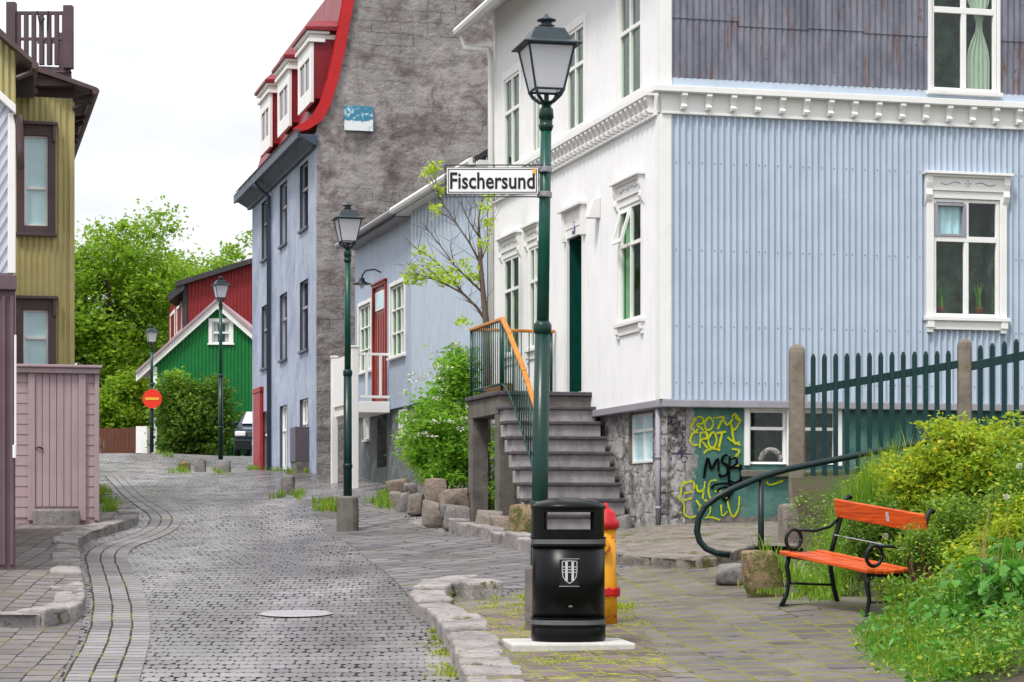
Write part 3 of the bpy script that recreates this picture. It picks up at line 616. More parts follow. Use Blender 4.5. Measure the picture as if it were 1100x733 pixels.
def kerbline(mb, pts, w, h0, h1, seed, L=.6, off=0.0):
    """row of rough kerb stones along ground polyline; stone top = ground+h1"""
    r = random.Random(seed); p = [Vector(q[:2]) for q in pts]; s = []
    for i in range(len(p)-1):
        a = p[max(i-1, 0)]; b = p[i]; c = p[i+1]; d = p[min(i+2, len(p)-1)]
        for j in range(10):
            t = j/10; s.append(.5*((2*b)+(-a+c)*t+(2*a-5*b+4*c-d)*t*t+(-a+3*b-3*c+d)*t**3))
    s.append(p[-1]); cum = [0]
    for i in range(1, len(s)): cum.append(cum[-1]+(s[i]-s[i-1]).length)
    def at(t):
        for i in range(1, len(s)):
            if cum[i] >= t: f = (t-cum[i-1])/max(1e-9, cum[i]-cum[i-1]); return s[i-1].lerp(s[i], f)
        return s[-1]
    t = 0
    while t < cum[-1]-.1:
        l = min(L*r.uniform(.75, 1.3), cum[-1]-t); a = at(t+.014); b = at(t+l-.014); m_ = at(t+l/2); t += l
        d = (b-a); n_ = Vector((-d.y, d.x)).normalized(); jw = w*r.uniform(.85, 1.12); dz = r.uniform(-.025, .025); hh = T(*m_)
        bm = bmesh.new(); cs = []
        for (q, e0) in ((a, 0), (b, 0)):
            g = T(*q)
            for (o_, zz) in ((off, h0), (off+jw, h0), (off+jw, h1), (off, h1)):
                jx = r.uniform(-.014, .014); pt = q+n_*(o_+jx); cs.append(bm.verts.new((pt.x, pt.y, g+zz+(dz+r.uniform(-.012, .012) if zz == h1 else 0))))
        for f in ((0,1,2,3), (7,6,5,4), (0,4,5,1), (1,5,6,2), (2,6,7,3), (3,7,4,0)): bm.faces.new([cs[i] for i in f])
        bmesh.ops.bevel(bm, geom=list(bm.edges), offset=.022, segments=2, affect='EDGES', profile=.5)
        bmesh.ops.triangulate(bm, faces=bm.faces)
        bmesh.ops.subdivide_edges(bm, edges=[e for e in bm.edges if e.calc_length() > .08], cuts=2, use_grid_fill=True)
        bmesh.ops.triangulate(bm, faces=bm.faces)
        for v in bm.verts: k_ = mnoise.noise(v.co*7)*.012+mnoise.noise(v.co*19)*.006; v.co += v.normal*k_
        bm.verts.index_update(); mb.add([v.co[:] for v in bm.verts], [[v.index for v in f.verts] for f in bm.faces]); bm.free()
# ---------------------------------------------------------------- foliage
def np_mesh(name, verts, faces):
    me = bpy.data.meshes.new(name); nv, nf = len(verts), len(faces); k = faces.shape[1]
    me.vertices.add(nv); me.vertices.foreach_set('co', verts.astype(np.float32).ravel())
    me.loops.add(nf*k); me.loops.foreach_set('vertex_index', faces.astype(np.int32).ravel())
    me.polygons.add(nf); me.polygons.foreach_set('loop_start', np.arange(0, nf*k, k, dtype=np.int32))
    me.update(calc_edges=True); return me
def leaf_arrays(C, size, aspect=.5, up=.4, droop=0.):
    """C (n,3) -> folded rhombic leaves: 4 verts, 2 tris each"""
    n = len(C); d = nr.normal(size=(n, 3)); d[:, 2] = d[:, 2]*.6+droop; d /= np.linalg.norm(d, axis=1)[:, None]
    nn = nr.normal(size=(n, 3)); nn[:, 2] += up*2.5; s = np.cross(d, nn); s /= np.linalg.norm(s, axis=1)[:, None]+1e-9
    nn = np.cross(s, d); sz = (size*nr.uniform(.65, 1.25, n))[:, None] if np.isscalar(size) else size[:, None]
    v = np.stack([C-d*sz*.5, C+s*sz*aspect*.5+nn*sz*.08, C+d*sz*.5, C-s*sz*aspect*.5+nn*sz*.08], 1).reshape(-1, 3)
    b = (np.arange(n)*4)[:, None]; f = np.concatenate([b+[0, 1, 2], b+[0, 2, 3]], 1).reshape(-1, 3)
    return v, f
def leaves(name, C, size, mat, parent=None, aspect=.5, up=.4, droop=0., loc=None):
    v, f = leaf_arrays(np.asarray(C), size, aspect, up, droop); me = np_mesh(name, v, f); return link(name, me, mat, parent, False, 0, loc)
def blades(name, base, h, w, mat, parent=None, bend=.35, loc=None, jit=.3):
    """grass blades: tapered bent strips"""
    B = np.asarray(base, float); n = len(B); a = nr.uniform(0, 2*np.pi, n); H = (h*nr.uniform(1-jit, 1+jit, n)) if np.isscalar(h) else h*nr.uniform(1-jit, 1+jit, n)
    dx = np.stack([np.cos(a), np.sin(a), np.zeros(n)], 1); sd = np.stack([-np.sin(a), np.cos(a), np.zeros(n)], 1); b = nr.uniform(.1, 1, n)*bend
    lv = []
    for t, ww in ((0, 1), (.4, .9), (.75, .6), (1, .05)):
        c = B+dx*(b*H*t*t)[:, None]+np.stack([np.zeros(n), np.zeros(n), H*t*(1-.25*b*t)], 1)
        lv += [c+sd*w*ww/2, c-sd*w*ww/2]
    v = np.stack(lv, 1).reshape(-1, 3); o = (np.arange(n)*8)[:, None]
    f = np.concatenate([o+[2*i, 2*i+1, 2*i+3, 2*i+2] for i in range(3)], 1).reshape(-1, 4)
    me = np_mesh(name, v, f); return link(name, me, mat, parent, False, 0, loc)
def clumps(center, radii, nclump, per, spread, seed, shell=.55, flat=0, zmin=None):
    """points gathered in clumps through an uneven ellipsoid"""
    r = np.random.default_rng(seed); d = r.normal(size=(nclump, 3)); d /= np.linalg.norm(d, axis=1)[:, None]
    rad = r.uniform(shell, 1, nclump)**.7*(1+.34*np.sin(d[:, 0]*5+seed)*np.cos(d[:, 2]*4+seed*2)+r.normal(size=nclump)*.10)
    c = np.asarray(center)+d*rad[:, None]*np.asarray(radii)
    k = r.integers(int(per*.5), int(per*1.5), nclump); pts = np.repeat(c, k, 0)+r.normal(size=(k.sum(), 3))*np.repeat(r.uniform(.6, 1.3, nclump), k)[:, None]*spread*np.array([1, 1, .7])
    if zmin is not None: pts = pts[pts[:, 2] > zmin]
    return pts
def limb(mb, a, b, r0, r1, seed, wob=.06, n=7, k=6):
    r = random.Random(seed); a, b = Vector(a), Vector(b); L = (b-a).length; pts = []
    for i in range(k):
        t = i/(k-1); j = Vector((r.uniform(-1, 1), r.uniform(-1, 1), r.uniform(-.4, .4)))*L*wob*(1 if 0 < i < k-1 else 0); pts.append(a.lerp(b, t)+j+Vector((0, 0, -L*.05*math.sin(t*3.14))))
    mb.tube(pts, [r0+(r1-r0)*i/(k-1) for i in range(k)], n); return pts
def tree(name, label, base, H, crown_c, crown_r, seed, nleaf=260, per=60, leaf=.28, lm='leaf_tree', group=None, tr=.22, spread=.55):
    t = thing(name, label, 'tree', base, group); r = random.Random(seed); tb = MB()
    top = Vector(base)+Vector((0, 0, H*.45)); tr_pts = limb(tb, Vector(base)-Vector((0, 0, .1)), top, tr, tr*.65, seed, .04, 10)
    cc = Vector(crown_c); cr_ = Vector(crown_r); tips = []
    for i in range(9):
        a = i*2.4+seed; s0 = tr_pts[min(5, 2+i % 4)]; e = cc+Vector((math.cos(a)*cr_.x*.65, math.sin(a)*cr_.y*.65, r.uniform(-.55, .7)*cr_.z))
        q = limb(tb, s0, e, tr*.45, tr*.1, seed+i, .07)
        for j in range(4):
            e2 = q[2+j]+Vector((r.uniform(-1, 1)*cr_.x*.35, r.uniform(-1, 1)*cr_.y*.35, r.uniform(-.1, .45)*cr_.z)); limb(tb, q[2+j-1], e2, tr*.14, tr*.03, seed+i*7+j, .08, 5, 4)
    tb.build('trunk', 'bark', t, smooth=True)
    pts = clumps(crown_c, crown_r, nleaf, per, spread, seed, .3)
    leaves('crown', pts, leaf, lm, t, .55, .5); return t
# ================================================================ GROUND
def big_ground():
    xs = np.concatenate([np.linspace(-400, -30, 16), np.arange(-28, 30, 2.0), np.linspace(32, 400, 16)])
    ys = np.concatenate([np.linspace(-60, -2, 8), np.arange(0, 120, 2.0), np.linspace(124, 900, 20)])
    g = np.array([(x, y) for y in ys for x in xs]); h = TH(g)-.05; nx = len(xs)
    f = np.array([(j*nx+i, j*nx+i+1, (j+1)*nx+i+1, (j+1)*nx+i) for j in range(len(ys)-1) for i in range(nx-1)])
    me = np_mesh('ground', np.column_stack([g, h]), f); link('ground', me, 'dirt', None, True)['kind'] = 'structure'
big_ground()
sheet('street', [(-7, 7), (5, 7), (6, 20), (2.6, 30), (1.2, 33), (-.2, 38), (-3.2, 50), (-4.3, 52.2), (-6.9, 62.6), (-7, 66), (-4, 70), (-6, 78), (-13.5, 79), (-14.2, 92), (-22, 96), (-22, 88), (-14, 76), (-13, 60), (-9.5, 45), (-8, 34), (-8, 20), (-9, 16)], 0.0, 'road', .8)
gp = lambda L: [tuple(G(x, y)[:2]) for x, y in L]
KL = gp([(0,675),(34,675),(66,671.6),(90,661),(91.5,646),(88,632),(86,611),(84.6,590.5),(97,580),(121,573),(145,565),(148.5,557.7),(134.7,545.6),(117,528)])
sheet('left_pavement', [(-9, KL[0][1])]+KL+[(-6.6, 40), (-9, 40)], .105, 'pave2', .35)
lk = MB(); kerbline(lk, [(-6, KL[0][1]+.02)]+KL, -.0, 0, 0, 1) if False else None
kerbline(lk, [(-6.2, KL[0][1])]+KL, .30, -.1, .125, 11, .62, 0.0); lk.build('left_kerb', 'kerb', loc=(0,0,0), smooth=False)['kind'] = 'structure'
side = gp([(-60,733+20),(-60,678),(60,674),(88,664),(84,690),(62,733),(50,760)])
sheet('side_lane', side, .005, 'pave2', .4)
GL = gp([(50,770),(66,733),(90,690),(97,665),(98,640),(93,612),(92,597),(106,586),(135,577),(156,567),(160,556),(146,544),(126,527),(112,512)])
ribbon('gutter_rows', GL, 0, -.51, .010, 'gutter')
# lane joining from the right
sheet('lane', gp([(335,548),(395,541),(430,556),(478,573),(548,586),(600,600),(650,606),(640,614),(560,634),(480,630),(440,642),(425,625),(385,592),(352,574)]), .006, 'plaza', .5)
IK = gp([(503,765),(497,741),(489,718),(475,691),(463,674),(441,657),(449,643),(472,635),(520,638),(541,643)])
def pave_off(x, y): t = min(1, max(0, (y-19.2)/2.2)); return .10*(1-t*t*(3-2*t))+.010
pv = [IK[0], IK[1], IK[2], IK[3], IK[4], IK[5]]+gp([(460,641),(541,643)])+[(0.0, 22.4), (.5, 24.4), (2.8, 25), (3.2, 21), (3.4, 13.5), (-.2, 13.5)]
sheet('right_pavement', pv, pave_off, 'pave', .3)
sheet('mossy_pavement', gp([(520,760),(530,710),(512,680),(490,662),(520,652),(560,650),(640,655),(672,668),(690,690),(712,725),(730,760)]), lambda x, y: pave_off(x, y)+.006, 'island', .25)
rk = MB(); kerbline(rk, IK, -.34, -.12, .135, 21, .55); rk.build('right_kerb', 'kerb', loc=(0,0,0))['kind'] = 'structure'
k2 = MB(); kerbline(k2, gp([(476,570),(510,577),(548,589),(575,596),(606,603)]), .24, -.1, .17, 5, .7); k2.build('garden_kerb', 'kerb', loc=(0,0,0))['kind'] = 'structure'
AP = gp([(640,601),(665,606),(700,610),(745,613),(790,604),(815,596)])
sheet('stone_apron', AP+[(3.6, 24.6), (4.5, 27), (4.3, 30.2), (1.95, 29.75), (1.0, 29.4), (.7, 27.5)], .10, 'slab', .3)
k3 = MB(); kerbline(k3, AP, .3, -.1, .125, 9, .95); k3.build('apron_kerb', 'slab', loc=(0,0,0))['kind'] = 'structure'
# raised bank on the right
edge = [(2.45, 12.5), (2.38, 15.2), (2.45, 16.6), (2.7, 17.5), (3.05, 18.0), (3.35, 18.7), (3.0, 19.6), (2.75, 20.4), (2.72, 21.6), (2.9, 23.3), (3.1, 24.6)]
def edist(x, y):
    best = 9
    for a, b in zip(edge, edge[1:]):
        a = Vector(a); b = Vector(b); q = Vector((x, y)); t = max(0, min(1, (q-a).dot(b-a)/(b-a).length_squared)); best = min(best, (q-(a+(b-a)*t)).length)
    return best
def bankh(x, y):
    d = edist(x, y); t = min(1, d/1.5); back = .25 if y > 22 else 0
    s = float(np.interp(y, [15, 16.5, 18, 19.5, 21], [.26, .42, .68, .9, 1.0]))
    return T(x, y)-.02+(.98-back)*s*(t*t*(3-2*t))**.8+.05*mnoise.noise(Vector((x*1.7, y*1.7, 0)))*min(1, d*2)+(.12 if d > .02 else 0)*min(1, d*3)
sheet('earth_bank', edge+[(3.1, 27.2), (9, 27.2), (9, 12.5)], 0, 'dirt', .3, hfun=bankh)

# ================================================================ CORNER HOUSE
A = (1.93, 29.8)
L = Fac(A, (-.25, .968), (-.968, -.25)); R = Fac(A, (.968, .25), (.25, -.968))
H = thing('corner_house', 'white and pale blue corrugated iron corner house with ornate window casings and a stone basement', 'house', (A[0], A[1], 1.3))
ZB, ZT, ZC, ZE = 3.16, 7.14, 6.84, 10.15
LEN_L, LEN_R = 8.75, 10.5
def rct(fac, px0, px1): return sorted((fac.u(px0), fac.u(px1)))
lw = [rct(L, *p) for p in ((668, 691), (570.5, 581.5), (543, 559.5))]
luw = [rct(L, *p) for p in ((667.5, 690.5), (611, 629), (573.5, 582), (543.5, 560))]
ld = [L.u(627.5), L.u(611.5)]
rw = rct(R, 1001, 1072)
r2 = [rw[0]+3.3, rw[1]+3.3]
HL = [(a, b, 4.27, 5.83) for a, b in lw]+[(a, b, 7.26, 8.72) for a, b in luw]+[(ld[0], ld[1], 3.46, 5.72)]
HR = [(rw[0], rw[1], 4.30, 5.86), (r2[0], r2[1], 4.30, 5.86)]
ru = rct(R, 998, 1068); HRU = [(ru[0], ru[1], 7.28, 8.9)]
b = MB(); wall_sheet(b, L, 0.09, LEN_L, ZB, ZE, HL, .07, .009, 6, w=.02); b.build('wall', 'white', H, fixn=False)['label'] = 'white painted street-side wall'
b = MB(); wall_sheet(b, R, 0.09, LEN_R, ZB, ZC+.02, HR, .0865, .021, 8, w=.025)
o = b.build('wall', 'blue', H, fixn=False); o['label'] = 'pale blue corrugated side wall'
b = MB(); 
for z_, e_ in ((3.38, 2), (4.10, 2), (5.08, 2), (6.20, 2)): dots(b, R, .15, LEN_R, z_, .0865, 2, .034, HR, .0085)
tag(b.build('fixing_screw', 'navy', H), kind='stuff')
# upper side wall, overlapping rusty sheets
b = MB(); x = .08; rr = random.Random(3)
GR = lambda u: 10.15+min(u, 10.6-u)*.82
cols_ = [.08, 1.0, 1.95, 2.75, ru[0]-.05, ru[1]+.05, 6.2, 7.4, 8.6, LEN_R]
for i, (a, c) in enumerate(zip(cols_, cols_[1:])):
    lay = rr.uniform(.0, .012); zs = [7.28, 7.28+rr.choice([.76, .80, .78, .74]), 9.3]
    if i == 4: wall_sheet(b, R, a, c, 8.95, GR, HRU, .0865, .013, 8, w=.04+lay); continue
    wall_sheet(b, R, a, c+.02, 7.28, zs[1], HRU, .0865, .010, 8, w=.05+lay); wall_sheet(b, R, a, c+.02, zs[1]-.04, GR, HRU, .0865, .010, 8, w=.062+lay)
b.build('wall', 'rusty', H, fixn=False)['label'] = 'dark rusty corrugated upper side wall'
b = MB(); b.fbox(R, .09, LEN_R, -.02, .055, ZT+.02, 7.278); b.build('flashing_strip', 'blue', H)
# string course with brackets
b = MB(); b.fbox(R, -.02, LEN_R, -.02, .05, ZC, ZT-.06); b.fbox(R, -.16, LEN_R, -.02, .17, ZT-.06, ZT+.02); b.fbox(R, -.03, LEN_R, .0, .075, ZC-.03, ZC)
b.fbox(L, .053, LEN_L, -.02, .05, ZC, ZT-.062); b.fbox(L, .175, LEN_L, -.02, .17, ZT-.062, ZT+.018); b.fbox(L, .08, LEN_L, .0, .075, ZC-.032, ZC-.002)
CN = b.build('cornice', 'trim', H, bev=.006)
def brk(fac, u, s=1.0):
    m = MB(); pr = [(.05, ZT-.062), (.155, ZT-.062), (.16, ZT-.10), (.12, ZT-.15), (.10, ZT-.20), (.135, ZT-.235), (.12, ZT-.27), (.05, ZT-.275)]
    k = len(pr); wd = .10*s; vs = [fac(u-wd/2, *q) for q in pr]+[fac(u+wd/2, *q) for q in pr]
    m.add(vs, [tuple(range(k)), tuple(range(k, 2*k))[::-1]]+[(i, (i+1) % k, (i+1) % k+k, i+k) for i in range(k)]); m.build('bracket', 'trim', CN, bev=.004)
for i in range(30):
    if .25+i*.335 < LEN_R-.1: brk(R, .25+i*.335, .75)
for i in range(40):
    if .28+i*.21 < LEN_L: brk(L, .28+i*.21, .8)
# corner boards, base trims
b = MB(); b.fbox(R, -.045, .10, -.02, .047, ZB, ZC-.032); b.fbox(L, .0, .17, -.02, .045, ZB, ZC-.034); b.build('corner_board', 'trim', H, bev=.006); b = MB(); b.fbox(R, -.045, .10, -.02, .072, ZT+.022, ZE); b.fbox(L, 0, .17, -.02, .045, ZT+.020, ZE)
b.build('corner_board', 'trim', H, bev=.006); b = MB(); b.fbox(L, LEN_L-.12, LEN_L+.02, -.02, .05, ZB, ZE); b.build('corner_board', 'trim', H, bev=.006)
b = MB(); b.fbox(R, -.02, LEN_R, -.05, .085, ZB-.10, ZB-.004); b.fbox(L, .0, 3.1, -.05, .083, ZB-.102, ZB-.006); b.fbox(L, 5.0, LEN_L, -.05, .083, ZB-.102, ZB-.006); b.build('base_board', 'pipe', H, bev=.01)
# windows
for i, (a, c) in enumerate(lw):
    W = window(H, L, a, c, 4.27, 5.83, 2, (.66,), casing='ornate', pane='glassg', curtain=('curtaing', 'right') if i == 0 else ('curtain', 'left'), rec=-.012, w=.012, bar=.022, room='greenrefl')
    if i == 0:
        m = MB(); mid = (a+c)/2; z0, z1 = 4.27+1.56*.68, 5.79
        def tp(u, z): return L(u, .0+.13*(z1-z)/(z1-z0), z)
        for (ua, ub, za, zb) in ((mid+.02, mid+.065, z0, z1), (c-.07, c-.025, z0, z1), (mid+.065, c-.07, z0, z0+.05), (mid+.065, c-.07, z1-.05, z1)):
            q = [tp(ua, za), tp(ub, za), tp(ub, zb), tp(ua, zb)]; d = L.N*.035; m.hexa([q[0], q[1], q[1]+d, q[0]+d, q[3], q[2], q[2]+d, q[3]+d])
        m.build('open_vent_sash', 'trim', W)
for a, c in luw: window(H, L, a, c, 7.26, 8.72, 2, (.62,), casing='plain', pane='glassg', rec=-.012, w=.012, bar=.024, cw=.13, sill=False, room='greenrefl')
W = window(H, R, rw[0], rw[1], 4.30, 5.86, 2, (.66,), casing='ornate', pane='glass', curtain=('blind', 'topleft'), rec=.0, w=.04, bar=.032, label='white sash window with two potted plants inside')
mm = MB(); zb_ = 4.30+1.56*.68; ua, ub = rw[0]+.05, (rw[0]+rw[1])/2-.02
for q in ((ua-.03, ua+.012, zb_, 5.80), (ub-.03, ub+.012, zb_, 5.80), (ua+.012, ub-.03, zb_, zb_+.035), (ua+.012, ub-.03, 5.765, 5.80)): mm.fbox(R, q[0], q[1], .0, .06, q[2], q[3])
mm.build('open_vent_sash', 'pipe', W, bev=.004)
window(H, R, r2[0], r2[1], 4.30, 5.86, 2, (.66,), casing='ornate', pane='glass', rec=.0, w=.04)
window(H, R, ru[0], ru[1], 7.28, 8.9, 2, (.66,), casing='plain', cw=.05, pane='glass', curtain=('curtaing', 'tied'), rec=.0, w=.06, bar=.035, label='white upper window with a tied green curtain')
def snake_plant(u, z, lab):
    t = thing('potted_plant', lab, 'plant', R(u, -.17, z), 'plants on the window sill')
    m = MB(); m.lathe([(.045, 0), (.06, .09), (.064, .10), (.05, .10), (.045, .085)], R(u, -.17, z), 14); m.build('pot', 'terracotta', t, smooth=True)
    blades('leaves', [R(u, -.17, z+.08)+Vector((rnd.uniform(-.02, .02), rnd.uniform(-.02, .02), 0)) for _ in range(16)], .30, .035, 'leaf_lime', t, .25)
snake_plant(rw[0]+.20, 4.345, 'small spiky green plant in pot behind left pane of the pale blue wall window')
snake_plant(rw[1]-.20, 4.345, 'small spiky green plant in pot behind right pane of the pale blue wall window')
# front door
b = MB(); u0, u1 = ld; cw = .13
b.fbox(L, u0-cw, u0, -.02, .04, 3.44, 5.72+cw); b.fbox(L, u1, u1+cw, -.02, .04, 3.44, 5.72+cw); b.fbox(L, u0, u1, -.02, .04, 5.72, 5.72+cw)
b.fbox(L, u0-cw, u1+cw, -.02, .05, 5.72+cw, 5.98+cw); b.fbox(L, u0-.2, u1+.2, -.02, .14, 5.98+cw, 6.02+cw)
for q in (u0-cw-.04, u1+.02): b.fbox(L, q, q+.10, -.02, .09, 5.68, 5.98+cw)
for a_, b_ in ((u0-.004, u0), (u1, u1+.004)): b.fbox(L, a_, b_, -.30, -.02, 3.44, 5.72)
D = b.build('door_frame', 'trim', H, bev=.006)
b = MB(); b.fbox(L, u0, u1, -.30, -.25, 3.46, 5.72)
for q in ((.08, .42), (.48, .82), (.88, 1.25), (1.31, 2.12)):
    for s_ in (0, 1):
        a_ = u0+.09+s_*(u1-u0-.09)/2; b.fbox(L, a_, a_+(u1-u0)/2-.14, -.25, -.235, 3.50+q[0], 3.50+q[1])
DO = b.build('door', 'dkgreen', H, bev=.006); MB().tube([L(u0+.07, -.24, 4.45), L(u0+.07, -.19, 4.45), L(u0+.17, -.19, 4.45)], .012).build('handle', 'brass', DO)
b = MB()
for a_, b_ in ((u0+.001, u0+.014), (u1-.014, u1-.001)): b.fbox(L, a_, b_, -.249, -.002, 3.46, 5.715)
b.build('door_reveal', 'dkgreen', H)
um = (u0+u1)/2
b = MB(); b.fbox(L, um-.07, um+.07, .041, .05, 5.755, 5.93); PL = b.build('number_plate', plain('blue_enamel', (.02,.03,.16), .3), H)
me = text_mesh('3', .15, .004); me.transform(L.M(um, .052, 5.84)@Matrix.Identity(4)); link('numeral', me, 'signwhite', PL)
# vent hood
u_ = L.u(645); b = MB(); z_ = L.z(u_, 235)
pr = [(.02, z_), (.20, z_), (.20, z_+.03), (.12, z_+.26), (.02, z_+.30)]; vs = [L(u_-.07, *q) for q in pr]+[L(u_+.07, *q) for q in pr]
b.add(vs, [tuple(range(5)), tuple(range(5, 10))[::-1]]+[(i, (i+1) % 5, (i+1) % 5+5, i+5) for i in range(5)]); b.build('vent_hood', 'trim', H, bev=.008)
# plinth
bl = rct(L, 671.5, 697.5); bl[1] = max(bl[1], bl[0]+.6)
br = [rct(R, 806, 846), rct(R, 860, 887)]; br[1] = [br[1][0], br[1][0]+.52]; ug = R.u(738)
HPL = [(bl[0], bl[1], 2.37, 3.03)]
b = MB(); wall_sheet(b, L, 0, LEN_L, 1.0, ZB-.02, HPL, 0, w=-.06); wall_sheet(b, R, 0, ug, 1.0, ZB-.02, [], 0, w=-.06)
b.build('plinth', 'rubble', H, fixn=False)
b = MB(); HPR = [(q[0], q[1], 2.34, 3.04) for q in br]; wall_sheet(b, R, ug, LEN_R, 1.0, ZB-.02, HPR, 0, w=-.05); b.build('plinth', 'greenwall', H, fixn=False)['label'] = 'flaking green painted basement wall'
b = MB(); wall_sheet(b, R, R.u(750), R.u(897), 1.0, ZB-.03, HPR+[(R.u(762), R.u(800), .9, 3.3)], 0, w=-.045) if False else None
window(H, L, bl[0], bl[1], 2.37, 3.03, 2, (.66,), casing='none', pane='bluepane', caslab='concrete', rec=.04, sill=False, w=-.06, bar=.018, curtain=('blind', 'full'), sash=.04, name='basement_window')
for q in br:
    window(H, R, q[0], q[1], 2.34, 3.04, 1, (.66,), casing='plain', cw=.07, rec=.03, sill=False, w=-.045, bar=.018, sash=.03, name='basement_window')
b = MB(); b.fbox(R, br[0][0]-.12, br[1][1]+.12, -.06, .03, 2.17, 2.26); b.build('basement_sill', 'concrete', H, bev=.015)
b = MB(); uc = (br[0][0]+br[0][1])/2+.07
b.tube([R(uc+.14*math.cos(t), -.12, 2.39+.14*math.sin(t)) for t in [i*math.pi/10 for i in range(11)]], .035, 8)
tag(b.build('lifebuoy', 'rubble', None, smooth=True), 'pale rope ring standing behind the basement window', 'ring')
for q in (2.35,):
    pass
# downpipes and eaves
b = MB(); c_ = L(.12, .02, 0); b.tube([(c_.x, c_.y, z) for z in (1.4, 3.04)], .038, 10)
for z in (1.75, 2.4): b.tube([(c_.x, c_.y, z), (c_.x, c_.y, z+.04)], .047, 10)
b.build('downpipe', 'pipe', H, smooth=True)
b = MB(); b.tube([L(LEN_L+.35, .5, 9.62), L(LEN_L+.30, .45, 9.42), L(LEN_L-.05, .14, 9.34), L(LEN_L-.05, .11, 9.1), L(LEN_L-.05, .11, 3.2)], .045, 10); b.build('downpipe', 'trim', H, smooth=True)
b = MB()
# roof: gable over the side wall
rx0, rx1 = -.5, LEN_L+.45; th = .12
def rp(v, u, z): p = Vector((*A, 0))+L.U*v+R.U*u; return Vector((p.x, p.y, z))
for (ua, za, ub, zb2) in ((-.5, 10.15-.41, 5.3, 10.15+4.35), (11.1, 10.15-.41, 5.3, 10.15+4.35)):
    b.hexa([rp(rx0, ua, za), rp(rx1, ua, za), rp(rx1, ub, zb2), rp(rx0, ub, zb2), rp(rx0, ua, za+th), rp(rx1, ua, za+th), rp(rx1, ub, zb2+th), rp(rx0, ub, zb2+th)])
RF = b.build('roof', 'roofdk', H)
b = MB(); b.hexa([rp(rx0, -.5, 9.68), rp(rx1, -.5, 9.68), rp(rx1, 0, 10.01), rp(rx0, 0, 10.01), rp(rx0, -.5, 9.75), rp(rx1, -.5, 9.75), rp(rx1, 0, 10.15), rp(rx0, 0, 10.15)]); b.tube([rp(rx0, -.56, 9.71), rp(rx1, -.56, 9.71)], .07, 8); b.build('eaves_gutter', 'trim', RF)
b = MB(); b.quad(L(LEN_L, 0, 1), L(LEN_L, -LEN_R, 1), L(LEN_L, -LEN_R, 10.15), L(LEN_L, 0, 10.15)); b.quad(R(LEN_R, 0, 1), R(LEN_R, -LEN_L, 1), R(LEN_R, -LEN_L, 10.15), R(LEN_R, 0, 10.15)); b.build('wall', 'white', H)

# graffiti on the basement wall (paint strokes, 3 mm proud)
def graf(strokes, width, mat, px0, py0, s, name='graffiti', label=None, w=-.041):
    u_ = R.u(px0); M = R.M(u_, w, R.z(u_, py0)); k = R.Y(u_)/F; m = MB()
    for i, st in enumerate(strokes):
        ribbon2d(m, [(x*s*k*1.03, -y*s*k) for x, y in st], width*k, M, z=.0004*i)
    o = m.build(name, mat, H, fixn=False)
    if label: o['label'] = label
def spray(name, c, t):
    n = NT(name); n.out(n.mix(n.noise(9, 4), c, tuple(a*.6 for a in c)), .8, spec=.05); n.put(n.b.inputs['Alpha'], n.ramp(n.noise(16, 7, .75), t-.06, t+.06)); return n.m
MT['gk'] = spray('black_spray_paint', (.004,.004,.004), .36); MT['gy'] = spray('yellow_spray_paint', (.55,.60,.015), .40); MT['gp'] = spray('faded_violet_spray_paint', (.05,.045,.11), .45)
S0 = .239  # crop pixels -> photo pixels, origin (700,425)
def cz(L_): return [[(x-175, y-75) for x, y in q] for q in L_]
yel = [[(205,100),(190,125),(180,145),(200,160),(215,150)],[(190,110),(215,95),(235,100),(235,125),(210,130),(240,155)],[(262,98),(245,120),(250,150),(272,150),(285,120),(270,98),(262,98)],
 [(285,100),(335,95),(318,120),(305,150)],[(335,110),(350,130),(375,100),(365,130),(385,150),(412,105)],[(370,95),(385,80),(405,110),(385,95)],
 [(215,165),(190,170),(178,200),(190,222),(215,220)],[(225,165),(222,235)],[(225,168),(250,165),(255,190),(230,198),(258,235)],[(275,168),(262,195),(268,228),(290,228),(300,195),(288,165),(275,168)],[(300,168),(345,160)],[(325,165),(310,232)],
 [(350,185),(375,205),(410,220)],[(370,130),(375,180),(385,215),(405,205)],[(238,260),(260,242),(300,238),(315,245)],[(370,238),(405,245),(385,275),(402,268)],[(375,318),(400,312)],[(410,100),(412,60)][:0] or [(385,85),(410,108)]]
graf(cz(yel), 2.7, 'gy', 700+175*S0, 425+75*S0, S0, label='yellow spray paint lettering reading CROT twice')
yel2 = [[(160,385),(140,400),(135,440),(125,460),(150,470),(185,460)],[(135,400),(190,385),(195,420)],[(125,470),(150,490),(150,530),(175,548),(210,540)],[(150,440),(190,430)],[(205,400),(215,430),(240,420),(245,385)],[(240,420),(235,465)],
 [(300,380),(270,385),(262,430),(275,465),(305,455),(320,430),(290,430)],[(225,490),(215,540)],[(240,470),(265,480),(270,520),(255,545)],[(255,490),(285,480)],[(320,490),(325,540),(350,520)],[(345,440),(355,500),(375,545),(400,510),(405,450)],[(245,550),(280,548),(315,560)],[(530,385),(550,400),(610,380)],[(205,470),(230,500),(260,480)]]
graf(cz(yel2), 2.5, 'gy', 700+175*S0, 425+75*S0, S0, w=-.039)
blk = [[(240,372),(258,280),(275,330),(305,282),(308,345)],[(350,265),(330,275),(325,300),(350,315),(345,355),(318,362),(312,350)],[(360,270),(355,395)],[(358,290),(388,278),(392,305),(362,325),(405,325),(412,370),(385,392),(358,380)],[(412,310),(412,395)],[(275,420),(290,402),(340,395),(390,410)],[(300,430),(330,412),(375,425),(350,450),(310,445)],[(320,440),(340,475),(365,440)]]
graf(cz(blk), 3.5, 'gk', 700+175*S0, 425+75*S0, S0, label='black spray paint tag reading MSB', w=-.034)
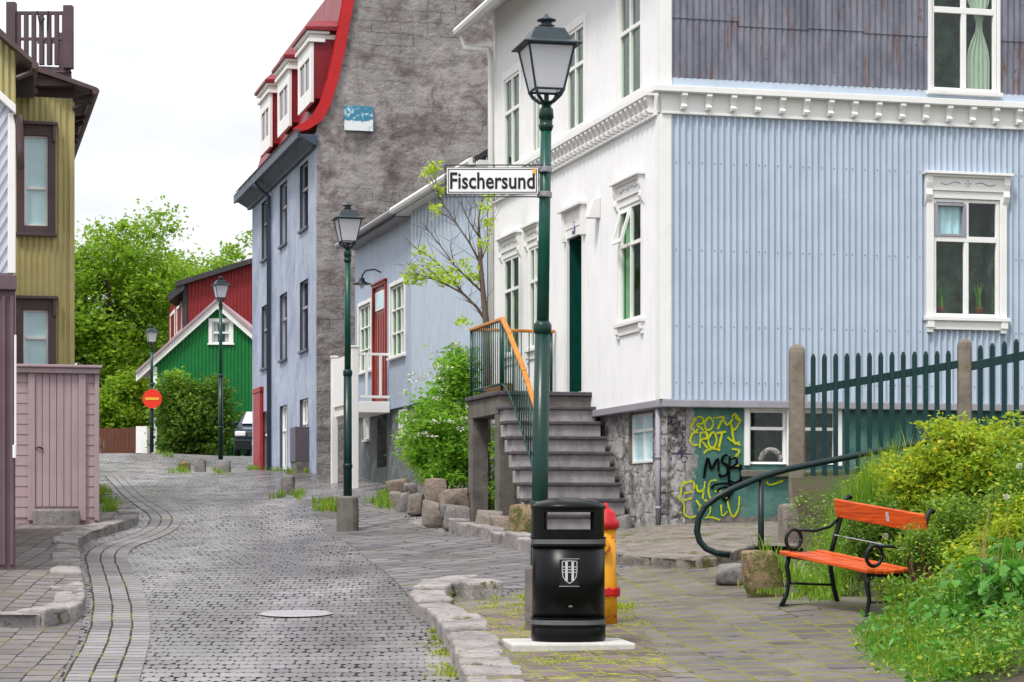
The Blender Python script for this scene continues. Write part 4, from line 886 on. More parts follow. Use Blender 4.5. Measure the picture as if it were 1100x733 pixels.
pur = [[(80,80),(95,110),(75,130)],[(120,75),(95,120),(115,150),(85,165)],[(70,95),(125,100)],[(100,130),(135,120),(105,175)],[(140,140),(150,150),(158,142),(148,135)],[(95,180),(125,170),(100,215),(130,225),(150,190),(140,170)],[(110,215),(160,205),(130,250)],[(150,215),(165,240),(120,255)],[(70,265),(110,262),(195,262)],[(145,245),(140,290),(160,298),(168,278),(148,272)],[(90,262),(95,290)]]
graf([[(x-70, y-75) for x, y in q] for q in pur], 1.6, 'gp', 700+70*S0, 425+75*S0, S0, w=-.052, label='faded violet scribbled tags')
u_ = L.u(699); MM_ = L.M(u_, -.054, L.z(u_, 445)); m = MB()
for i, q in enumerate([[(0,0),(.08,-.1),(-.04,-.2)],[(.1,-.02),(0,-.25),(.12,-.3)],[(-.05,-.35),(.1,-.42),(0,-.6),(.12,-.55)],[(0,-.7),(.1,-.9),(-.03,-.95)]]): ribbon2d(m, q, .02, MM_, z=.0003*i)
m.build('graffiti', 'gp', H, fixn=False)

# ================================================================ ENTRANCE STEPS
ST = thing('entrance_steps', 'dark stone steps climbing to the green door beside the white wall', 'steps', L(3.1, .7, 1.45))
vL, zL, rise, go, Wd = 3.15, 3.42, .216, .225, 1.37
for i in range(1, 10):
    z = zL-rise*i; v1 = vL-go*(i-1); v0 = v1-go
    if z < 1.3: break
    b = MB(); b.fbox(L, v0-.03, v1+.04, .0 if i > 0 else 0, Wd+.03, z-.05, z); SP = b.build('step', 'tread', ST, bev=.012)
    b = MB(); b.fbox(L, v0+.012, v1+.20, .02, Wd-.02, z-rise-.0, z-.051); b.build('riser', 'step', SP)
b = MB(); b.fbox(L, vL-.03, 5.05, .02, Wd+.04, zL-.06, zL); LD = b.build('landing', 'tread', ST, bev=.012)
b = MB(); b.fbox(L, vL+.01, 5.0, .02, Wd, zL-.32, zL-.061); b.build('landing_beam', 'concrete', LD, bev=.01)
b = MB()
k = [(vL+.25, zL-.32), (vL+.02, zL-.32), (vL-go*9+.1, zL-rise*9-.34), (vL-go*9+.5, zL-rise*9-.34)]
vs = [L(q[0], .05, q[1]) for q in k]+[L(q[0], Wd-.10, q[1]) for q in k]; b.add(vs, [(0,1,2,3), (7,6,5,4)]+[(i, (i+1) % 4, (i+1) % 4+4, i+4) for i in range(4)]); b.build('stringer', 'concrete', ST)
for v in (vL+.02, 4.76):
    b = MB(); b.fbox(L, v, v+.24, Wd-.25, Wd-.003, 1.2, zL-.322); b.build('pillar', 'concrete', ST, bev=.012)
b = MB(); b.fbox(L, vL+.2, 5.0, .02, .12, 1.2, zL-.33); b.build('under_wall', MT['greenwall'], ST)
# railing
RL = MB(); zr = 4.43; wr = Wd-.05
slope = [(vL+.02, 4.42), (2.75, 4.16), (1.96, 3.60), (1.17, 2.92), (1.02, 2.80)]
low = [(vL+.02, 3.52), (2.9, 3.45), (2.45, 3.16), (1.6, 2.42), (1.02, 1.92)]
def lin(tab, v):
    for (a, za), (c, zc) in zip(tab, tab[1:]):
        if c <= v <= a: return za+(zc-za)*(a-v)/(a-c)
    return tab[-1][1]
for v in (5.0, vL+.02): RL.tube([L(v, wr, zL), L(v, wr, zr-.03)], .022, 8)
RL.tube([L(1.02, wr, 1.5), L(1.02, wr, 2.78)], .022, 8); RL.tube([L(5.0, .1, zL), L(5.0, .1, zr-.03)], .022, 8)
RL.tube([L(v, wr, z) for v, z in low], .017, 6); RL.tube([L(5.0, wr, 3.52), L(vL, wr, 3.52)], .015, 6); RL.tube([L(5.0, wr, 3.52), L(5.0, .1, 3.52)], .015, 6)
RL.tube([L(v, wr, z-.04) for v, z in slope], .014, 6)
RA = RL.build('railing', 'dkgreen', ST, smooth=True)
def bal(p, q): MB().tube([p, q], .0085, 5).build('baluster', 'dkgreen', RA, smooth=True)
v = vL+.14
while v < 4.98: bal(L(v, wr, 3.52), L(v, wr, zr-.03)); v += .12
v = vL-.10
while v > 1.05: bal(L(v, wr, lin(low, v)), L(v, wr, lin(slope, v)-.03)); v -= .12
w_ = .2
while w_ < wr: bal(L(5.0, w_, 3.52), L(5.0, w_, zr-.03)); w_ += .12
b = MB()
def rail(p, q, h=.045, wd=.07):
    p, q = Vector(p), Vector(q); d = (q-p).normalized(); s_ = d.cross(Vector((0, 0, 1))).normalized()*wd/2; u_ = s_.cross(d).normalized()*h
    b.hexa([p-s_, q-s_, q+s_, p+s_, p-s_+u_, q-s_+u_, q+s_+u_, p+s_+u_])
rail(L(5.02, wr, zr-.03), L(vL, wr, zr-.03)); rail(L(5.0, wr, zr-.032), L(5.0, .04, zr-.032))
for (a, za), (c, zc) in zip(slope, slope[1:]): rail(L(a+.01, wr, za), L(c-.01, wr, zc))
b.build('handrail', 'wood', RA, bev=.01)
b = MB(); b.fbox(L, 3.6, 4.4, Wd-.32, Wd-.12, zL, zL+.14); PB = b.build('planter_box', 'fencewood', None, bev=.01); PB.data.materials[0] = paint('weathered_box_wood', (.26,.15,.07), .8, .3)
tag(PB, 'wooden planter box standing on the landing behind the green railing', 'planter')

# ================================================================ PALE BLUE MIDDLE HOUSE
Bv = Fac((-.31, 38.5), (-.2548, .967), (-.967, -.2548))
H2 = thing('small_house', 'pale blue house with tall brick-red door above a flaking grey-green basement', 'house', (-1.8, 44, 2.2))
LB = Bv.u(383); zb2, ze2 = 3.83, 7.62; usp = Bv.u(447)
q2 = lambda px0, px1, py0, py1: (lambda a, c: (a, c, Bv.z((a+c)/2, py1), Bv.z((a+c)/2, py0)))(*sorted((Bv.u(px0), Bv.u(px1))))
w1 = q2(387.5, 400.5, 329, 375+28); w1 = (w1[0], w1[1], 4.75, 6.15); w2 = q2(421.5, 436.5, 312, 374); w2 = (w2[0], w2[1], 4.85, 6.25)
dr = q2(403.5, 416.5, 305, 425); dr = (dr[0], dr[1], 4.02, 6.38)
bw = [q2(391, 396, 448, 472), q2(428.5, 436, 442, 468)]; bd = q2(404, 414, 440, 502)
b = MB(); wall_sheet(b, Bv, usp, LB, zb2, ze2, [w1, w2, dr], 0, w=.03); b.build('wall', 'blue2', H2, fixn=False)
b = MB(); wall_sheet(b, Bv, 0, usp, zb2, ze2, [], .30, .06, 14, w=.06, sharp=1.6); b.build('wall', 'blue', H2, fixn=False)
b = MB(); wall_sheet(b, Bv, 0, LB, 1.2, zb2, bw+[bd], 0, w=-.03); b.build('plinth', 'basement', H2, fixn=False)
b = MB(); b.quad(Bv(LB, .03, 1.2), Bv(LB, -7, 1.2), Bv(LB, -7, ze2), Bv(LB, .03, ze2)); b.build('wall', 'blue2', H2)
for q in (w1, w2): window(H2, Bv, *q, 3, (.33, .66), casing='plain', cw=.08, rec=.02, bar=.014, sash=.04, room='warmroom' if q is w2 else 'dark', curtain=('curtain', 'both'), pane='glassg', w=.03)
for q in bw: window(H2, Bv, *q, 2 if q is bw[1] else 1, (), casing='plain', cw=.04, rec=.03, bar=.012, sash=.03, w=-.03, name='basement_window')
b = MB(); b.fbox(Bv, dr[0]-.07, dr[0], -.02, .07, dr[2], dr[3]+.06); b.fbox(Bv, dr[1], dr[1]+.07, -.02, .07, dr[2], dr[3]+.06); b.fbox(Bv, dr[0], dr[1], -.02, .07, dr[3], dr[3]+.06)
b.fbox(Bv, dr[0]-.1, dr[1]+.1, -.02, .10, dr[3]+.06, dr[3]+.10); b.build('door_frame', 'doorred', H2, bev=.006)
b = MB(); b.fbox(Bv, dr[0], dr[1], -.03, .02, dr[2], dr[3])
for i in range(5): u_ = dr[0]+(dr[1]-dr[0])*(i+.5)/5; b.fbox(Bv, u_-.05, u_+.05, .02, .032, dr[2]+.05, dr[3]-.55)
DD = b.build('door', 'doorred', H2, bev=.004); b = MB(); b.fbox(Bv, dr[0]+.2, dr[1]-.2, .02, .05, dr[3]-.48, dr[3]-.10); b.build('door_light_frame', 'trim', DD)
b = MB(); b.fbox(Bv, dr[0]+.26, dr[1]-.26, .05, .054, dr[3]-.43, dr[3]-.15); b.build('pane', 'blind', DD)
b = MB(); b.fbox(Bv, bd[0], bd[1], -.32, -.26, bd[2], bd[3]); b.build('basement_door', 'plum', H2)
b = MB()
for a_, c_ in ((bd[0]-.004, bd[0]), (bd[1], bd[1]+.004)): b.fbox(Bv, a_, c_, -.32, -.02, bd[2], bd[3])
b.build('door_reveal', 'basement', H2)
b = MB(); th = .1
for s_ in (0, 1):
    wa, wb_ = (.35, -3.6) if s_ == 0 else (-7.6, -3.6); za, zz = ze2-.12, ze2+2.3
    b.hexa([Bv(-.0, wa, za), Bv(LB+.2, wa, za), Bv(LB+.2, wb_, zz), Bv(-.0, wb_, zz), Bv(-.0, wa, za+th), Bv(LB+.2, wa, za+th), Bv(LB+.2, wb_, zz+th), Bv(-.0, wb_, zz+th)])
RF = b.build('roof', 'roofdk', H2); b = MB(); b.fbox(Bv, 0, usp+.5, .0, .30, ze2-.16, ze2-.05); b.tube([Bv(0, .37, ze2-.08), Bv(usp+.4, .37, ze2-.08)], .07, 8); b.build('eaves_gutter', 'trim', RF)
b = MB(); b.fbox(Bv, usp+.5, LB, .0, .28, ze2-.2, ze2-.06); b.tube([Bv(usp+.4, .38, ze2-.1), Bv(LB+.2, .38, ze2-.1)], .065, 8); b.build('eaves_gutter', 'olive', RF); RF.children[-1].data.materials[0] = MT['pipe']
# wall lamp
u_ = Bv.u(411); WL = thing('wall_lamp', 'dark gooseneck lamp on the pale blue wall above the brick-red door', 'lamp', Bv(u_, .03, Bv.z(u_, 293)))
z_ = Bv.z(u_, 293); MB().tube([Bv(u_, .03, z_), Bv(u_, .16, z_+.06), Bv(u_+.25, .30, z_+.06), Bv(u_+.38, .34, z_-.02), Bv(u_+.40, .35, z_-.08)], .016, 6).build('arm', 'iron', WL, smooth=True)
MB().lathe([(.0, .0), (.05, -.01), (.07, -.08), (.2, -.13), (.2, -.14), (.06, -.1)], Bv(u_+.40, .35, z_-.07), 14).build('shade', 'iron', WL, smooth=True)
MB().lathe([(.04, -.1), (.05, -.16), (.03, -.22), (0, -.23)], Bv(u_+.40, .35, z_-.07), 10).build('bulb_glass', 'lampglass', WL, smooth=True)
# balcony
ua, ub = Bv.u(421), Bv.u(396); BC = thing('balcony', 'narrow white timber balcony on posts below the brick-red door', 'balcony', Bv((ua+ub)/2, .4, 2.25))
zd, zrl = 3.98, 4.95; wo_ = .72
b = MB(); b.fbox(Bv, ua, ub, .04, wo_, zd-.22, zd); b.build('deck', 'trim', BC, bev=.01)
for u_, zt_ in ((ua+.06, zrl+.1), (ub-.06, zrl+.05)):
    b = MB(); g = Bv(u_, wo_+.02, 0); b.fbox(Bv, u_-.065, u_+.065, wo_-.045, wo_+.085, T(g.x, g.y)-.02, zt_); b.fbox(Bv, u_-.08, u_+.08, wo_-.06, wo_+.10, zt_, zt_+.04); b.build('post', 'trim', BC, bev=.008)
b = MB(); b.fbox(Bv, ua+.02, ua+.07, .04, wo_-.05, zrl-.05, zrl); b.fbox(Bv, ua+.02, ua+.07, .04, wo_-.05, zd+.07, zd+.12)
for w_ in (.2, .48): b.fbox(Bv, ua+.02, ua+.07, w_, w_+.05, zd+.12, zrl-.05)
b.fbox(Bv, ua+.12, ub-.12, wo_-.02, wo_+.04, zd-.02, zrl); b.build('balustrade', 'trim', BC, bev=.005)

# ================================================================ TALL MANSARD HOUSE
TG = (-4.37, 52.0); S = Fac(TG, (-.244, .97), (-.97, -.244)); Tg = Fac(TG, (.97, .244), (.244, -.97))
H3 = thing('tall_house', 'tall blue-grey rendered house with stained stone gable and red mansard roof', 'house', (-4, 53, 2.4))
crv = [(-.0, 10.35), (.06, 10.75), (.30, 11.6), (.50, 12.6), (.62, 13.3), (.74, 14.0), (1.6, 14.5), (5.6, 15.6), (11.6, 15.6)]
def cz1(u):
    for (a, za), (c, zc) in zip(crv, crv[1:]):
        if a <= u <= c: return za+(zc-za)*(u-a)/(c-a)
    return 15.6
b = MB(); wall_sheet(b, Tg, 0, 11.5, 1.8, cz1, [], 0, w=0); b.build('gable_wall', 'gable', H3, fixn=False)
zz_ = lambda u, py: S.z(u, py)
ucs = [(S.u(331), S.u(322.5)), (S.u(308.5), S.u(301)), (S.u(288.5), S.u(281.5))]
HS = []
for i, (a, c) in enumerate(ucs):
    HS += [(a, c, 8.35, 9.85), (a, c, 5.55, 7.15), (a, c, 2.85 if i else 2.95, 4.42)]
LS = S.u(271)
b = MB(); wall_sheet(b, S, 0, LS, 1.8, 10.3, HS, 0, w=0); b.build('wall', 'facade', H3, fixn=False)
for i, h in enumerate(HS):
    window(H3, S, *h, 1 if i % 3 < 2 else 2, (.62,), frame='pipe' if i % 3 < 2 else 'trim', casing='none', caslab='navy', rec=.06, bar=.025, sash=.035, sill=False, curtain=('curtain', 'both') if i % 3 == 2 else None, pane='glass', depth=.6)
    bb = MB(); bb.fbox(S, h[0]-.05, h[1]+.05, -.2, .06, h[2]-.06, h[2]-.004); bb.build('sill', 'navy', H3)
b = MB(); b.fbox(S, -.0, LS+.3, -.0, .10, 9.95, 10.12); b.fbox(S, -.12, LS+.3, .0, .40, 10.14, 10.22); b.fbox(S, -.14, LS+.33, .40, .46, 10.12, 10.34)
b.hexa([S(-.13, .0, 9.98), S(LS+.3, .0, 9.98), S(LS+.3, .06, 9.98), S(-.13, .06, 9.98), S(-.13, 0, 10.14), S(LS+.3, 0, 10.14), S(LS+.3, .34, 10.14), S(-.13, .34, 10.14)])
b.build('eaves_cornice', 'navy', H3, bev=.01)
# mansard slope + red verge trim
b = MB(); prof = [(-.50, 10.34), (-.22, 10.55)]+crv[1:]
for (a, za), (c, zc) in zip(prof, prof[1:]): b.quad(S(.02, -a, za), S(LS, -a, za), S(LS, -c, zc), S(.02, -c, zc))

b.quad(S(LS, 0, 1.8), S(LS, -9, 1.8), S(LS, -9, 10.4), S(LS, 0, 10.4))
RF = b.build('roof', 'crimson', H3)
tp = [(-.52, 10.36), (-.30, 10.48), (-.08, 10.68), (.08, 10.98), (.24, 11.5), (.38, 12.1), (.49, 12.7), (.60, 13.3), (.72, 14.0), (1.6, 14.5), (5.5, 15.6)]
b = MB(); MG = Tg.M(0, 0, 0); out_ = []; inn = []
for i, q in enumerate(tp):
    p_ = Vector(tp[max(i-1, 0)]); n_ = Vector(tp[min(i+1, len(tp)-1)]); d = (n_-p_).normalized(); nn = Vector((d.y, -d.x)); w_ = .24 if i > 1 else .12+.06*i
    out_.append(Vector(q)); inn.append(Vector(q)+nn*w_)
for i in range(len(tp)-1):
    q = [out_[i], inn[i], inn[i+1], out_[i+1]]; vs = [MG@Vector((p.x, p.y, -.1)) for p in q]+[MG@Vector((p.x, p.y, .10)) for p in q]
    b.add(vs, [(3,2,1,0), (4,5,6,7), (0,1,5,4), (2,3,7,6)])
b.build('verge_trim', 'brightred', RF)
for i, (ua, ub) in enumerate(((.37, 2.15), (3.62, 5.4), (6.8, 8.5))):
    wf = .02; z0, z1 = 11.12, 12.62
    b = MB(); b.fbox(S, ua, ub, -1.3, wf, z0, z1); DM = b.build('dormer', 'crimson', H3)
    b = MB(); b.fbox(S, ua-.03, ua+.18, wf-.02, wf+.06, z0-.1, z1-.25); b.fbox(S, ub-.18, ub+.03, wf-.02, wf+.06, z0-.1, z1-.25); b.fbox(S, ua+.18, ub-.18, wf-.02, wf+.055, z0-.1, z0+.25); b.fbox(S, ua+.18, ub-.18, wf-.02, wf+.055, z1-.55, z1-.25)
    b.fbox(S, ua-.08, ub+.08, -.25, wf+.12, z1-.25, z1-.17); b.fbox(S, ua-.02, ub+.02, -.5, wf+.06, z1-.17, z1-.06); b.fbox(S, ua-.1, ub+.1, -.35, wf+.14, z1-.06, z1+.0); b.build('dormer_front', 'trim', DM, bev=.01)
    b = MB(); b.fbox(S, ua-.15, ub+.15, -.6, wf+.19, z1+.003, z1+.08); b.build('dormer_cornice', 'crimson', DM, bev=.01)
    b = MB(); b.hexa([S(ua-.14, wf+.18, z1+.08), S(ub+.14, wf+.18, z1+.08), S(ub+.14, -1.2, z1+.12), S(ua-.14, -1.2, z1+.12), S(ua+.1, wf+.0, z1+.26), S(ub-.1, wf+.0, z1+.26), S(ub-.1, -1.2, z1+.32), S(ua+.1, -1.2, z1+.32)]); b.build('dormer_roof', 'crimson', DM)
    b = MB(); b.fbox(S, ua+.18, ub-.18, wf, wf+.02, z0+.25, z1-.55); b.build('pane', 'glass', DM)
    b = MB(); um_ = (ua+ub)/2; b.fbox(S, um_-.03, um_+.03, wf+.02, wf+.045, z0+.25, z1-.55); b.build('glazing_bar', 'trim', DM)
u_ = S.u(292); MB().tube([S(u_, .45, 10.1), S(u_, .3, 9.95), S(u_, .08, 9.8), S(u_, .07, 2.7)], .055, 10).build('downpipe', 'navy', H3, smooth=True)
MT['porchred'] = plain('porch_red', (.34,.012,.016), .45, 0, .3, 4); u0_, u1_ = S.u(283), S.u(274.5); b = MB(); b.fbox(S, u0_, u0_+.12, 0, .06, 2.75, 4.95); b.fbox(S, u1_-.12, u1_, 0, .06, 2.75, 4.95); b.fbox(S, u0_-.03, u1_+.03, 0, .10, 4.95, 5.08); b.fbox(S, u0_+.12, u1_-.12, .02, .08, 2.75, 4.95); b.build('porch', 'porchred', H3, bev=.01)
u_ = S.u(331); b = MB(); b.fbox(S, u_-.15, u_+.62, .0, .3, 2.62, 2.95); b.build('meter_box_base', 'concrete', H3); b = MB(); b.fbox(S, u_-.15, u_+.62, .0, .32, 2.95, 3.75); tag(b.build('meter_box', MT['plum'], None, bev=.01), 'plum coloured meter cabinet against the blue-grey rendered wall', 'cabinet'); bpy.data.objects['meter_box'].data.materials[0] = paint('grey_plum_enamel', (.10,.085,.105), .5)
# picture panel on the gable
n = NT('winter_landscape_print'); x, y, z = n.xyz(); g = n.m_('ADD', n.m_('MULTIPLY', n.noise(4, 6, .7), .5), n.m_('MULTIPLY', z, 1.1))
c = n.mix(n.ramp(g, .46, .5), (.72,.76,.78), (.05,.22,.32)); c = n.mix(n.ramp(n.noise(7, 6, .75), .56, .6), c, (.45,.62,.70)); mpic = n.out(c, .5)
u0_, u1_ = Tg.u(370, .06), Tg.u(400.5, .06); b = MB(); b.fbox(Tg, u0_, u1_, .03, .09, Tg.z(u0_, 140.5), Tg.z(u0_, 114)); tag(b.build('picture_panel', mpic, None), 'square blue and white landscape picture panel fixed on the stained gable', 'picture')
# ================================================================ LEFT SIDE HOUSES
Yf = Fac((P(78, 0, 38).x, 38), (-.968, -.25), (.25, -.968))
H4 = thing('olive_house', 'olive corrugated iron house with plum window casings and a roof terrace', 'house', (-8.5, 38.5, 1.6))
HY_ = [(Yf.u(59), Yf.u(24), 6.35, 7.98), (Yf.u(51), Yf.u(24), 3.6, 5.05)]
za1 = lambda a, py: Yf.z(a, py)
HY_ = [(Yf.u(51.5), Yf.u(26), za1(.6, 243), za1(.6, 146)), (Yf.u(52), Yf.u(25), za1(.6, 396), za1(.6, 333))]
b = MB(); wall_sheet(b, Yf, 0, 5, 1.5, 8.50, HY_, .095, .015, 8, w=0); b.build('wall', 'olive', H4, fixn=False)
b = MB(); b.quad(Yf(0, 0, 1.5), Yf(0, -9, 1.5), Yf(0, -9, 8.5), Yf(0, 0, 8.5)); b.build('wall', 'olive', H4)
b = MB(); b.fbox(Yf, -.03, .05, -.03, .035, 1.5, 8.5); b.build('corner_board', 'olive', H4, bev=.006)
for i, q in enumerate(HY_):
    W = window(H4, Yf, *q, 1, (.52,) if i else (.42,), frame='trim', casing='none', caslab='plum', rec=.02, bar=.02, sash=.035, sill=False, pane='bluepane')
    b = MB(); a, c, z0, z1 = q; cw = .12
    b.fbox(Yf, a-cw, a, -.02, .05, z0-.12, z1+cw+.05); b.fbox(Yf, c, c+cw, -.02, .05, z0-.12, z1+cw+.05); b.fbox(Yf, a, c, -.02, .05, z1, z1+cw+.05); b.fbox(Yf, a, c, -.02, .05, z0-.12, z0)
    b.fbox(Yf, a-cw-.03, c+cw+.03, -.02, .13, z1+cw+.05, z1+cw+.10); b.fbox(Yf, a-cw-.02, c+cw+.02, -.02, .10, z0-.17, z0-.12); b.fbox(Yf, a-cw-.0, a-cw+.05, .05, .11, z1-.1, z1+cw+.05); b.build('casing', 'plum', W, bev=.006)
# eaves projecting towards the street, seen from below
def yb(px, py, Yv): return P(px, py, Yv)
b = MB()
e = [yb(38, 70, 37.7), yb(104, 94, 37.7), yb(104, 98, 37.7), yb(38, 76, 37.7)]; d = Vector((-2.2, 9, 0)); vs = e+[p+d for p in e]
b.add(vs, [(0,1,2,3), (7,6,5,4), (0,4,5,1), (1,5,6,2), (2,6,7,3), (3,7,4,0)]); b.tube([yb(103, 98, 37.6), yb(103, 98, 37.6)+d], .06, 8)
b.hexa([yb(-60, 104, 38.1), yb(78.5, 108, 38.1), yb(78.5, 108, 38.1)+d*.1, yb(-60, 104, 38.1)+d*.1, yb(-60, 90, 38.1), yb(78.5, 90, 38.1), yb(78.5, 90, 38.1)+d*.1, yb(-60, 90, 38.1)+d*.1]); RF = b.build('roof', 'plum', H4)
for k_ in range(4):
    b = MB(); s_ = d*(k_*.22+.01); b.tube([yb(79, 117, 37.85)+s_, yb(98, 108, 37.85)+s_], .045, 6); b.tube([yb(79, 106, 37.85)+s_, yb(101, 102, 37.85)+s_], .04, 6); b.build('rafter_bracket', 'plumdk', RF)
b = MB(); b.hexa([yb(38, 92, 37.8), yb(78, 92, 37.8), yb(78, 92, 37.8)+d*.3, yb(38, 92, 37.8)+d*.3, yb(38, 71, 37.8), yb(76, 73, 37.8), yb(76, 73, 37.8)+d*.3, yb(38, 71, 37.8)+d*.3])
for zz in (77, 83): b.tube([yb(38, zz, 37.78), yb(77, zz+1, 37.78)], .012, 4)
b.build('terrace_base', 'plum', H4)
# terrace balustrade
b = MB(); a0, a1 = yb(13, 10, 37.8), yb(75, 10, 37.8)
def post(px, y0, y1, w=.06, Yv=37.8, m=b):
    c = yb(px, 0, Yv); m.box(c.x-w, c.x+w, Yv-w, Yv+w, Z(y1, Yv), Z(y0, Yv))
post(12.5, 3, 72, .075); post(73.5, 6.5, 74, .075)
b.box(a0.x, a1.x, 37.77, 37.83, Z(16, 37.8), Z(12.5, 37.8)); b.box(a0.x, a1.x, 37.77, 37.83, Z(43.5, 37.8), Z(40.5, 37.8))
for i in range(7): post(20+i*8.2, 16, 70, .035)
q = a1+Vector((-.5, 2, 0)); b.box(q.x-.06, q.x+.06, q.y-.06, q.y+.06, Z(74, 37.8), Z(8, 37.8)); b.tube([yb(73, 14, 37.8), (q.x, q.y, Z(14, 37.8))], .035, 5); b.tube([yb(73, 42, 37.8), (q.x, q.y, Z(42, 37.8))], .035, 5)
for i in range(1, 6): p = yb(73, 14, 37.8).lerp(Vector((q.x, q.y, Z(14, 37.8))), i/6); b.box(p.x-.03, p.x+.03, p.y-.03, p.y+.03, Z(72, 37.8), Z(14, 37.8))
for i in range(6): c = yb(20+i*8.5, 0, 39.8); b.box(c.x-.035, c.x+.035, 39.77, 39.83, Z(70, 39.8), Z(42, 39.8))
b.box(a0.x, yb(70, 0, 39.8).x, 39.78, 39.82, Z(47, 39.8), Z(44, 39.8)); b.build('balustrade', 'plum', H4, bev=.006)
b = MB(); b.tube([yb(40, 12, 37.7), yb(43, 27, 37.7), yb(48, 20, 37.7)], .012, 5); b.tube([yb(52, 12, 37.7), yb(51, 33, 37.7)], .012, 5); b.build('hanging_hook', 'iron', H4)
# nearer wing of the same olive house
Wf = Fac((P(17, 0, 35.8).x, 35.8), (-.968, -.25), (.25, -.968))
b = MB(); wall_sheet(b, Wf, 0, 5, 1.2, lambda u: Wf.z(0, 48)+u*.62 , [], .095, .013, 8); b.build('wall', 'olive', H4, fixn=False)
b = MB(); d2 = Vector((-.5, 2, 0)); e = [yb(-60, -26, 35.5), yb(38, 66, 35.5), yb(40, 72, 35.5), yb(-60, -12, 35.5)]; vs = e+[p+d2 for p in e]
b.add(vs, [(0,1,2,3), (7,6,5,4), (0,4,5,1), (1,5,6,2), (2,6,7,3), (3,7,4,0)]); b.tube([yb(38, 70, 35.4), yb(38, 70, 35.4)+d2, yb(37, 98, 36.4)], .055, 8); b.tube([yb(18, 84, 35.7), yb(36, 77, 35.7)], .04, 6); b.build('roof', 'plum', H4)
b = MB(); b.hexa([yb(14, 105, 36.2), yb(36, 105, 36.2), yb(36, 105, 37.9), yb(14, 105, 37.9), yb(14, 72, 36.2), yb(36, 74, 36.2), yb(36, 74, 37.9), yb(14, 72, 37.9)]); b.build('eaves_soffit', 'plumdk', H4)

# plum & lilac house at the left edge
MT['plumpost'] = paint('mauve_brown_front', (.16,.105,.125), .5, .2, dirt=.35, dirtc=(.05,.035,.04))
H5 = thing('lilac_house', 'lilac-white diagonal boarded house with plum timber front', 'house', (-5.6, 24.5, 1.1))
Nf = Fac((P(14.5, 0, 24).x, 24.0), (-.968, -.25), (.25, -.968))
b = MB(); ztn = Nf.z(0, 122); wall_sheet(b, Nf, 0, 4, Nf.z(0, 294), lambda u: ztn+u*.9, [], 0); b.build('wall', 'lilac', H5, fixn=False)
b = MB()
for i in range(40):
    u_ = -.2+i*.085; z0 = Nf.z(0, 294); b.hexa([Nf(u_, .002, z0), Nf(u_+.05, .002, z0), Nf(u_+.05, .018, z0), Nf(u_, .018, z0)]+[Nf(u_-1.0+.0, .002, z0+1.75), Nf(u_-.95, .002, z0+1.75), Nf(u_-.95, .018, z0+1.75), Nf(u_-1.0, .018, z0+1.75)]) if u_ > .95 else \
        b.hexa([Nf(u_, .002, z0), Nf(u_+.05, .002, z0), Nf(u_+.05, .018, z0), Nf(u_, .018, z0)]+[Nf(0.001, .002, z0+u_*1.75), Nf(.004, .002, z0+u_*1.75+.05), Nf(.004, .018, z0+u_*1.75+.05), Nf(.001, .018, z0+u_*1.75)]) if u_ > .05 else None
b.build('diagonal_board', 'lilac', H5, fixn=False)
b = MB(); b.hexa([Nf(-.02, -.02, ztn-.02), Nf(2, -.02, ztn+1.78), Nf(2, .10, ztn+1.78), Nf(-.02, .10, ztn-.02), Nf(-.02, -.02, ztn+.07), Nf(2, -.02, ztn+1.87), Nf(2, .10, ztn+1.87), Nf(-.02, .10, ztn+.07)]); b.fbox(Nf, -.02, .06, -.02, .04, Nf.z(0, 294), ztn); b.build('barge_board', 'trim', H5, bev=.006)
MB().tube([P(18, 124, 24), P(20, 135, 24), P(21.5, 160, 24), P(23, 182, 24)], [.05, .045, .04, .032], 10).build('gutter_end', 'plum', H5, smooth=True)
b = MB(); b.fbox(Nf, -.03, 4, -.3, .06, Nf.z(0, 312), Nf.z(0, 296)); b.fbox(Nf, -.02, 4, -.3, .0, 1.0, Nf.z(0, 312)); b.build('plum_wall', 'plumpost', H5, bev=.008)
b = MB(); z0, z1 = 1.15, Nf.z(0, 318)
for a in (0, .085): b.fbox(Nf, a, a+.035, .0, .03+.0*a, z0, z1)
b.fbox(Nf, .12, 1.1, .0, .02, z0, z1-.05); b.build('door_frame', 'plumpost', H5, bev=.004)
b = MB(); b.tube([P(16.5, 360, 23.9), P(16.5, 478, 23.9)], .012, 8); b.tube([P(15.5, 478, 23.9), P(15.5, 492, 23.9)], .02, 8); b.build('downpipe', 'trim', H5)
b = MB(); b.quad(Nf(0, 0, 1), Nf(0, -9, 1), Nf(0, -9, 4.7), Nf(0, 0, 4.7)); b.build('side_wall', 'plum', H5)

# mauve shed
SY = 35.0; XS0, XS1 = P(12, 0, SY).x, P(105, 0, SY).x; zb, zt = Z(556, SY), Z(402, SY)
SH = thing('garden_shed', 'mauve boarded shed with a plank door and wide top board', 'shed', ((XS0+XS1)/2, SY, zb))
fS = Fac((XS1, SY), (-.968, -.25), (.25, -.968))
us = lambda px: fS.u(px)
b = MB()
for z in np.arange(zb, zt-.01, .155):
    for (a, c) in ((us(104), us(92)), (us(30), us(12))):
        b.hexa([fS(a, 0, z), fS(c, 0, z), fS(c, .016, z), fS(a, .016, z), fS(a, 0, z+.15), fS(c, 0, z+.15), fS(c, .008, z+.15), fS(a, .008, z+.15)])
b.fbox(fS, 0, XS1-XS0, -2.4, 0, zb-.1, zt); b.build('wall', 'mauve', SH, fixn=True)
b = MB(); b.fbox(fS, -.02, XS1-XS0, -.05, .10, zt, Z(396, SY)); b.fbox(fS, -.06, XS1-XS0, -2.5, .14, Z(396, SY), Z(393, SY)); b.fbox(fS, -.02, .05, -.02, .05, zb-.05, zt)
for px0, px1 in ((92, 84), (37.5, 30)): b.fbox(fS, us(px0), us(px1), -.02, .06, zb-.05, zt)
